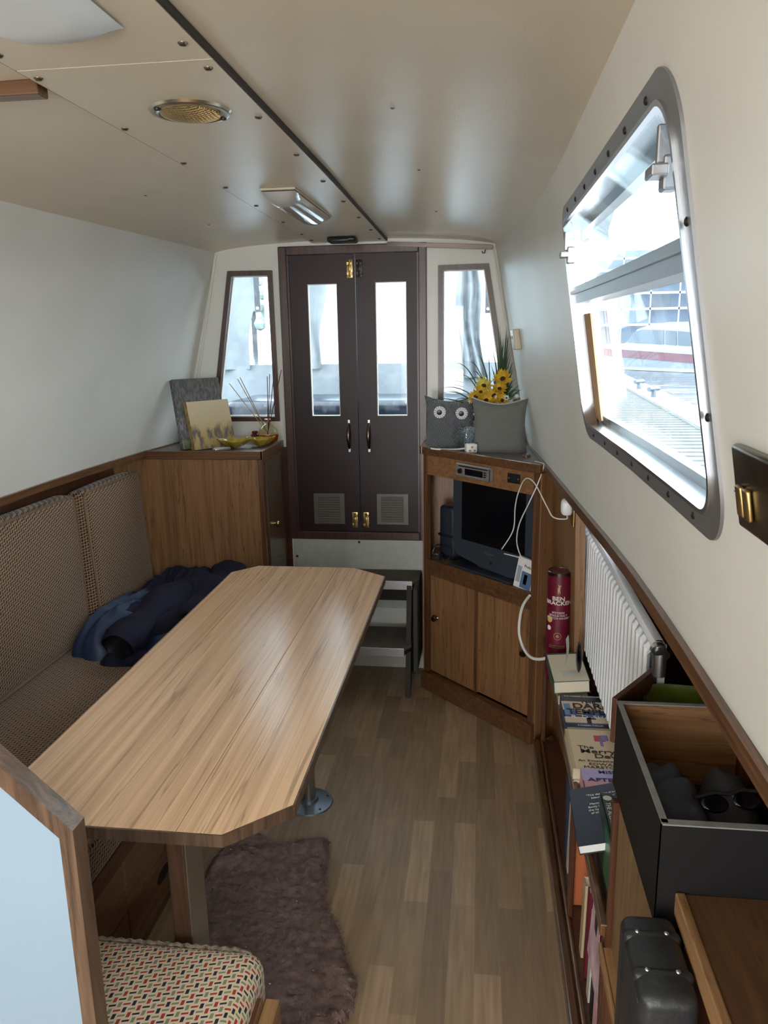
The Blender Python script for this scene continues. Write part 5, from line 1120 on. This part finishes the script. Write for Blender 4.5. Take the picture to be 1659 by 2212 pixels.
MB().grid(8, 8, lambda u, v: (.280 + .028 * u, 1.33 + .15 * v, .610 - .02 * u + .02 * math.sin(v * 2.6) - .03 * v * v)).build('loose_paper', 'paperwhite', None, 'folded sheet of white paper on top of the upright books', 'paper', smooth=True)
bb = thing('book', (.34, 1.52, .80), 'black and white patterned book standing between the radiator and the side cabinet', 'book')
BXm = frame((.305, 1.405, .66), (.75, .55, 0), (0, 0, 1))
MB().box(0, .018, 0, .205, 0, .002, X=BXm).box(0, .078, 0, .205, -.024, 0, .002, X=BXm).build('cover', plain('pattern_cover', (.035, .037, .04), .4), bb)
MB().lathe([(0, .0006), (.026, .0005), (.027, 0)], seg=30, X=BXm @ Matrix.Translation((.048, .175, 0))).build('cover_art', 'grey_page', bb)
for k in range(5): MB().box(.002 + .003 * (k % 2), .012 + .003 * (k % 2), .10 + k * .020, .110 + k * .020, .0021, .0025, X=BXm).build('cover_art', 'paperwhite', bb)
# paper and black case propped by the radiator
pc = MB().grid(3, 10, lambda u, v: (.262 + .012 * u + .004 * math.sin(v * 3), 2.22 + .035 * u, .563 + .085 * v)); pc.v = pc.v
pc.build('white_card', 'paperwhite', None, 'upright sliver of white card on the open book, before the red tube', 'card', smooth=True)
MB().ball((.300, 2.19, .605), .032, 10, sc=(.28, .85, 1.5)).build('glasses_case', 'screen', None, 'glossy black oval case leaning against the radiator end', 'case', smooth=True)
# lower shelf
random.seed(21)
low = [(1.30, .020, .30, 'redcover', 'dark red book at the near end of the lower shelf', .10), (1.345, .016, .29, 'skyblue_cover', 'light blue book on the lower shelf beside the dark red one', -.08), (1.385, .035, .30, 'pink_cover', 'white and pink book leaning outward on the lower shelf', .05),
       (1.44, .026, .27, 'blackcover', 'black book in the lower shelf behind the pink one', .06), (1.49, .028, .24, 'ivory_cover', 'ivory book leaning in the middle of the lower shelf', .08), (1.56, .022, .25, 'redcover', 'wine coloured book leaning beside the ivory one', .10), (1.62, .030, .22, 'tan_cover', 'tan book standing in the lower shelf before the centre upright', .1),
       (1.80, .026, .24, 'orangecover', 'orange book in the lower shelf beyond the centre upright', .1), (1.86, .030, .27, 'blackcover', 'black book in the lower shelf beside the orange one', .0), (1.92, .03, .25, 'ivory_cover', 'cream book far along the lower shelf', .12), (1.99, .026, .28, 'navy_cover', 'navy book at the far end of the lower shelf', -.05)]
for y, th, h_, cv, lab, lean in low:
    r_ = thing('book', (.32, y, .068), lab, 'book'); X = Matrix.Translation((.256, y, .0685)) @ Matrix.Rotation(lean, 4, 'X')
    MB().box(0, .13, 0, .0014, 0, h_, X=X).box(0, .13, th - .0014, th, 0, h_, X=X).box(0, .0014, 0, th, 0, h_, X=X).build('cover', cv, r_)
    MB().box(.0014, .127, .0014, th - .0014, .003, h_ - .003, X=X).build('page_block', 'paper', r_)
wb = thing('book', (.243, 1.36, .20), 'pale pink and white paperback jutting out below the shelf rail', 'book'); WX = frame((.252, 1.28, .19), (0, 1, .06), (.05, 0, 1))
MB().box(0, .22, 0, .15, 0, .016, .001, X=WX).build('page_block', 'paperwhite', wb); MB().box(0, .22, .0, .15, -.001, 0, X=WX).build('cover', plain('pink_white_print', (.72, .50, .55), .5, var=.5, vscale=18), wb)
cloth(50, 18, .26, 1.90, .068, .018, .07, .28, 0, 41, plain('grey_rag', (.28, .28, .27), .9, var=.4, vscale=40), .01, 20, 1, 'dust_cloth', None, label='crumpled grey cloth stuffed among the books of the lower shelf', cat='cloth') if 0 else None
# ------------------------------------------------------------------ black case on the low shelf
sc_ = thing('leather_case', (.24, .86, .446), 'small black studded leather case standing below the worktop at the right', 'case')
lea = plain('black_leather', (.022, .023, .025), .42, bump=.5, bscale=90, var=.3, vscale=12)
MB().box(.196, .268, .790, .935, .447, .778, .016, seg=4).build('case_body', lea, sc_, smooth=40)
for y in (.823, .886):
    s_ = MB().box(.1945, .2695, y, y + .020, .450, .7795, .016, seg=4).build('strap', plain('black_strap', (.016, .017, .018), .38, bump=.4, bscale=120) if y < .85 else bpy.data.materials['black_strap'], sc_, smooth=40)
    for x in (.213, .250): MB().ball((x, y + .010, .7795), .0032, 6, sc=(1, 1, .6)).build('stud', 'alu', s_, smooth=True)
stc = MB()
for k in range(30): stc.tube([(.1965, .80 + k * .0042, .762), (.1965, .8022 + k * .0042, .762)], .0006, 4)
stc.build('stitching', 'steel', sc_)
# sunglasses
gx = Matrix.Translation((.372, 1.06, .872)) @ Matrix.Rotation(.25, 4, 'Z') @ Matrix.Rotation(.5, 4, 'X')
for s_ in (-1, 1): MB().ball((s_ * .025, 0, 0), .021, 10, X=gx, sc=(1, .72, .25)).build('lens', 'screen', sg, smooth=True)
MB().tube([gx @ Vector(p) for p in ((-.052, .012, 0), (-.02, .016, .002), (0, .010, .004), (.02, .016, .002), (.052, .012, 0))], .003, 6).build('frame', 'black', sg, smooth=True)
# cardboard strip standing in the window
cbx = MB().box(0, .11, 0, .24, 0, .004, X=frame((.272, 1.79, 1.352), (-.04, 1, 0), (-.150, 0, 1))); cbx.build('cardboard', plain('brown_cardboard', (.52, .33, .19), .85, var=.15), None, 'strip of brown cardboard propped in the far end of the right window', 'cardboard')

# ------------------------------------------------------------------ outside: bow canopy
cv = plain('grey_canvas', (.20, .225, .25), .9, bump=.3, bscale=300, var=.15, vscale=5); dcv = plain('dark_webbing', (.05, .055, .065), .8); nav = plain('navy_locker', (.012, .017, .035), .3, var=.5, vscale=60)
hd = thing('bow_canopy', (-.55, 4.2, .6), 'grey canvas bow canopy with clear panels seen beyond the doors', 'canopy')
def curtain(x0, x1, z0, z1, y, nm, mat, x0b=None, x1b=None, amp=.02, fr=3, th=.004):
    x0b = x0 if x0b is None else x0b; x1b = x1 if x1b is None else x1b; g_ = MB()
    def f(u, v, o=0):
        a, b_ = x0b + (x0 - x0b) * v, x1b + (x1 - x1b) * v
        return (a + (b_ - a) * u + .012 * math.sin(v * 9 + u * 2), y + amp * math.sin(u * fr * math.pi + v * 3) + o, z0 + (z1 - z0) * v)
    g_.grid(16, 16, f); g_.grid(16, 16, lambda u, v: f(u, v, th)); return g_.build(nm, mat, hd, smooth=True)
curtain(-1.75, .70, .80, 1.385, 4.62, 'lower_curtain', cv, amp=.012, fr=9)
curtain(-1.75, -1.285, 1.36, 2.05, 4.60, 'side_curtain', cv, x1b=-1.40, amp=.03)
curtain(-1.60, -.9, .95, 1.30, 4.5, 'side_curtain', cv, amp=.02) if 0 else None
curtain(-1.09, -.885, 1.36, 2.05, 4.58, 'side_curtain', cv, x0b=-1.05, x1b=-.955, amp=.02)
curtain(-.155, -.035, 1.30, 2.05, 4.58, 'side_curtain', cv, x0b=-.12, x1b=.02, amp=.03, fr=5)
curtain(-.79, -.745, 1.2, 2.05, 4.60, 'side_curtain', cv, amp=.005)
curtain(-1.75, .70, 1.99, 2.3, 4.60, 'canopy_valance', cv, amp=.01)
for x, zb_, zt_ in ((-1.30, 1.69, 2.0), (.035, 1.66, 2.0)):
    s_ = MB().box(x - .016, x + .016, 4.52, 4.523, zb_, zt_).build('strap', dcv, hd); MB().lathe([(.005, .002), (.009, .003), (.010, 0), (.005, 0)], seg=14, X=Matrix.Translation((x, 4.519, zb_ + .025)) @ Matrix.Rotation(math.pi / 2, 4, 'X')).build('eyelet', 'alu', s_)
MB().box(-1.29, .60, 4.63, 4.634, 1.375, 2.05).build('clear_panel', 'vinyl', hd)
for x in (-1.62, .56): MB().tube([(x, 4.64, .6), (x, 4.64, 2.2)], .014, 8).build('canopy_hoop', 'alu', hd)
MB().box(-1.35, .30, 3.95, 4.45, .55, 1.222, .05, seg=4).build('bow_locker', nav, None, 'glossy navy locker top in the bow well beyond the doors', 'locker', smooth=40)
MB().prism([(3.50, .6), (4.55, .6), (4.55, 1.19), (4.2, 1.26), (3.75, 1.42), (3.50, 1.60)], -1.60, -1.56, 'x').build('bulwark', plain('dark_bulwark', (.05, .055, .055), .5), None, 'dark sloping bulwark in the lower corner of the left bulkhead window', 'bulwark')
MB().box(-1.7, .7, 3.44, 5.2, .52, .55).build('bow_deck', plain('deck_grey', (.12, .12, .13), .8), kind='structure')
# ------------------------------------------------------------------ outside: water, pontoon, cruiser, building, trees
def watermat():
    mt, nt, b = newmat('harbour_water'); b.inputs['Base Color'].default_value = (.035, .055, .075, 1); b.inputs['Roughness'].default_value = .12
    tc = nt.nodes.new('ShaderNodeTexCoord'); mp = nt.nodes.new('ShaderNodeMapping'); mp.inputs['Scale'].default_value = (.6, 1.4, 1); n = nt.nodes.new('ShaderNodeTexNoise'); n.inputs['Scale'].default_value = 1.2; n.inputs['Detail'].default_value = 4
    bp = nt.nodes.new('ShaderNodeBump'); bp.inputs['Strength'].default_value = .35; bp.inputs['Distance'].default_value = .2
    nt.links.new(tc.outputs['Object'], mp.inputs[0]); nt.links.new(mp.outputs[0], n.inputs[0]); nt.links.new(n.outputs[0], bp.inputs['Height']); nt.links.new(bp.outputs[0], b.inputs['Normal']); return mt
MB().sheet([(-60, -30), (90, -30), (90, 120), (-60, 120)], [[(-1.7, -2.3), (.55, -2.3), (.55, 3.5), (.3, 5.4), (-1.3, 5.4), (-1.7, 3.5)]], lambda a, b, o: (a, b, .10 + o), .02).build('ground', watermat(), None, 'dark rippled harbour water seen through the side window', 'water', kind='structure')
def deckmat():
    mt, nt, b = newmat('grooved_decking'); N = nt.nodes.new; tc = N('ShaderNodeTexCoord'); sp = N('ShaderNodeSeparateXYZ'); nt.links.new(tc.outputs['Object'], sp.inputs[0])
    fr_ = mathn(nt, 'FRACT', mathn(nt, 'MULTIPLY', sp.outputs['Y'], 1 / .18)); gp = mathn(nt, 'LESS_THAN', fr_, .34)
    n = N('ShaderNodeTexNoise'); n.inputs['Scale'].default_value = 3; nt.links.new(tc.outputs['Object'], n.inputs[0])
    r = N('ShaderNodeValToRGB'); r.color_ramp.elements[0].color = (.085, .09, .095, 1); r.color_ramp.elements[1].color = (.12, .125, .13, 1); nt.links.new(n.outputs[0], r.inputs[0])
    mx = N('ShaderNodeMix'); mx.data_type = 'RGBA'; nt.links.new(gp, mx.inputs['Factor']); nt.links.new(r.outputs[0], mx.inputs[6]); mx.inputs[7].default_value = (.010, .011, .012, 1)
    nt.links.new(mx.outputs[2], b.inputs['Base Color']); b.inputs['Roughness'].default_value = .8; return mt
po = thing('pontoon', (1.3, 8, .12), 'pale slatted timber pontoon walkway with a white kerb alongside the boat', 'pontoon')
MB().prism([(.50, -4), (1.30, -4), (2.15, 12.8), (2.75, 24), (.95, 24)], .55, .75).build('decking', deckmat(), po)
MB().prism([(1.20, -4), (1.46, -4), (2.50, 12.8), (3.2, 24), (2.80, 24), (2.13, 12.8)], .56, .775).build('kerb', plain('white_kerb', (.22, .23, .23), .8, var=.1), po)
for (x, y) in ((2.05, 9.6), (2.15, 11.0)): MB().tube([(x, y, .775), (x, y, .86)], .03, 8).tube([(x - .07, y - .07, .87), (x + .07, y + .07, .87)], .028, 8).build('mooring_cleat', 'galv', po)
bt = thing('motor_cruiser', (6, 29, .12), 'white motor cruiser with maroon stripe moored across the water', 'boat')
BO = frame((4.888, 30.989, 0), (.56596464, -.8244295, 0), (0, 0, 1))    # x along the hull, y up, z towards the viewer side
def bprof(p, z0, z1, nm, mat, par=bt): return MB().prism(p, z0, z1, 'z', X=BO).build(nm, mat, par)
hz = 1 if (BO.to_3x3() @ Vector((0, 0, 1))).dot(Vector((0, -1, 0))) > 0 else -1
bprof([(-1.2, .13), (7, .13), (7, .72), (-1.2, .98)], -2.6 * hz, 0, 'hull', plain('blue_grey_hull', (.17, .20, .26), .3))
bprof([(-1.3, .95), (7.1, .60), (7.1, .72), (-1.3, 1.05)], -2.65 * hz, .03 * hz, 'gunwale', plain('boat_white', (.30, .31, .32), .4))
bprof([(-1.2, .93), (7, .62), (7, .32), (-1.2, .66)], 0, .02 * hz, 'maroon_stripe', plain('maroon_stripe', (.13, .045, .065), .4))
bprof([(-1.2, .13), (7, .13), (7, .24), (-1.2, .24)], 0, .03 * hz, 'boot_line', 'boat_white' if 0 else bpy.data.materials['boat_white'])
bprof([(.55, .95), (.83, 1.25), (1.22, 1.60), (1.88, 1.76), (2.73, 1.83), (6, 1.80), (6, .7)], -2.3 * hz, -.15 * hz, 'cabin', bpy.data.materials['boat_white'])
bw = plain('tinted_cabin_glass', (.07, .10, .14), .12)
for p in ([(.76, 1.13), (1.04, 1.49), (1.44, 1.59), (2.50, 1.56), (2.54, 1.06)], [(2.60, 1.06), (2.56, 1.55), (3.06, 1.52), (3.12, 1.03)], [(3.18, 1.03), (3.12, 1.52), (4.6, 1.39), (4.7, .98)]): bprof(p, -.15 * hz, -.13 * hz, 'cabin_window', bw)
bprof([(-.6, .98), (-.3, 1.0), (.3, 1.35), (.25, 1.38)], -1.2 * hz, -1.17 * hz, 'bow_rail', 'alu')
bl = thing('scaffolded_building', (12, 60, .12), 'large pale blue-grey building wrapped in white scaffolding behind the cruiser', 'building')
MB().box(3, 34, 60, 80, .13, 7.2).build('wall', plain('blue_grey_building', (.17, .215, .29), .6, var=.35, vscale=.5), bl)
scf = plain('white_scaffold', (.45, .47, .49), .6)
for z in (1.9, 3.0, 4.1, 5.0, 5.7, 6.5): MB().box(3, 34, 59.2, 59.5, z, z + .16).build('scaffold_lift', scf, bl)
for x in range(4, 34, 2): MB().box(x, x + .09, 59.2, 59.3, .13, 7.6).build('scaffold_pole', scf, bl)
for k, (x, z, w_, h_) in enumerate(((9.5, 3.2, 1.4, .8), (12.2, 3.2, 1.4, .8), (14.5, 5.1, 1.2, .5), (10.6, 4.3, 1.0, .6))): MB().box(x, x + w_, 59.95, 60.0, z, z + h_).build('window', bw, bl)
random.seed(2)
tm = plain('misty_foliage', (.28, .36, .32), .9, var=.3, vscale=2); tm2 = plain('misty_blossom', (.42, .32, .38), .9, var=.2)
def tree(x, y, h_, w_, mat, lab):
    r_ = thing('tree', (x, y, .12), lab, 'tree', 'distant trees beyond the bow'); MB().tube([(x, y, .1), (x, y, h_ * .6)], .2, 6).build('trunk', dcv, r_); b = MB()
    for k in range(40):
        a = random.uniform(0, 6.28); zz = random.uniform(.25, 1); rr = w_ * math.sqrt(max(.05, 1 - (2 * zz - 1.1) ** 2)) * random.uniform(.2, 1)
        b.ball((x + rr * math.cos(a), y + rr * math.sin(a) * .5, h_ * zz), random.uniform(.25, .6), 4)
    b.build('crown', mat, r_)
for (x, y, h_, w_, mt_) in ((-24, 60, 6.5, 2.2, tm), (-17.6, 60, 7.5, 2.4, tm), (-14.5, 62, 4.5, 1.8, tm2), (-8.5, 60, 5.5, 1.5, tm)): tree(x, y, h_, w_, mt_, 'pale misty tree far beyond the bow windows')
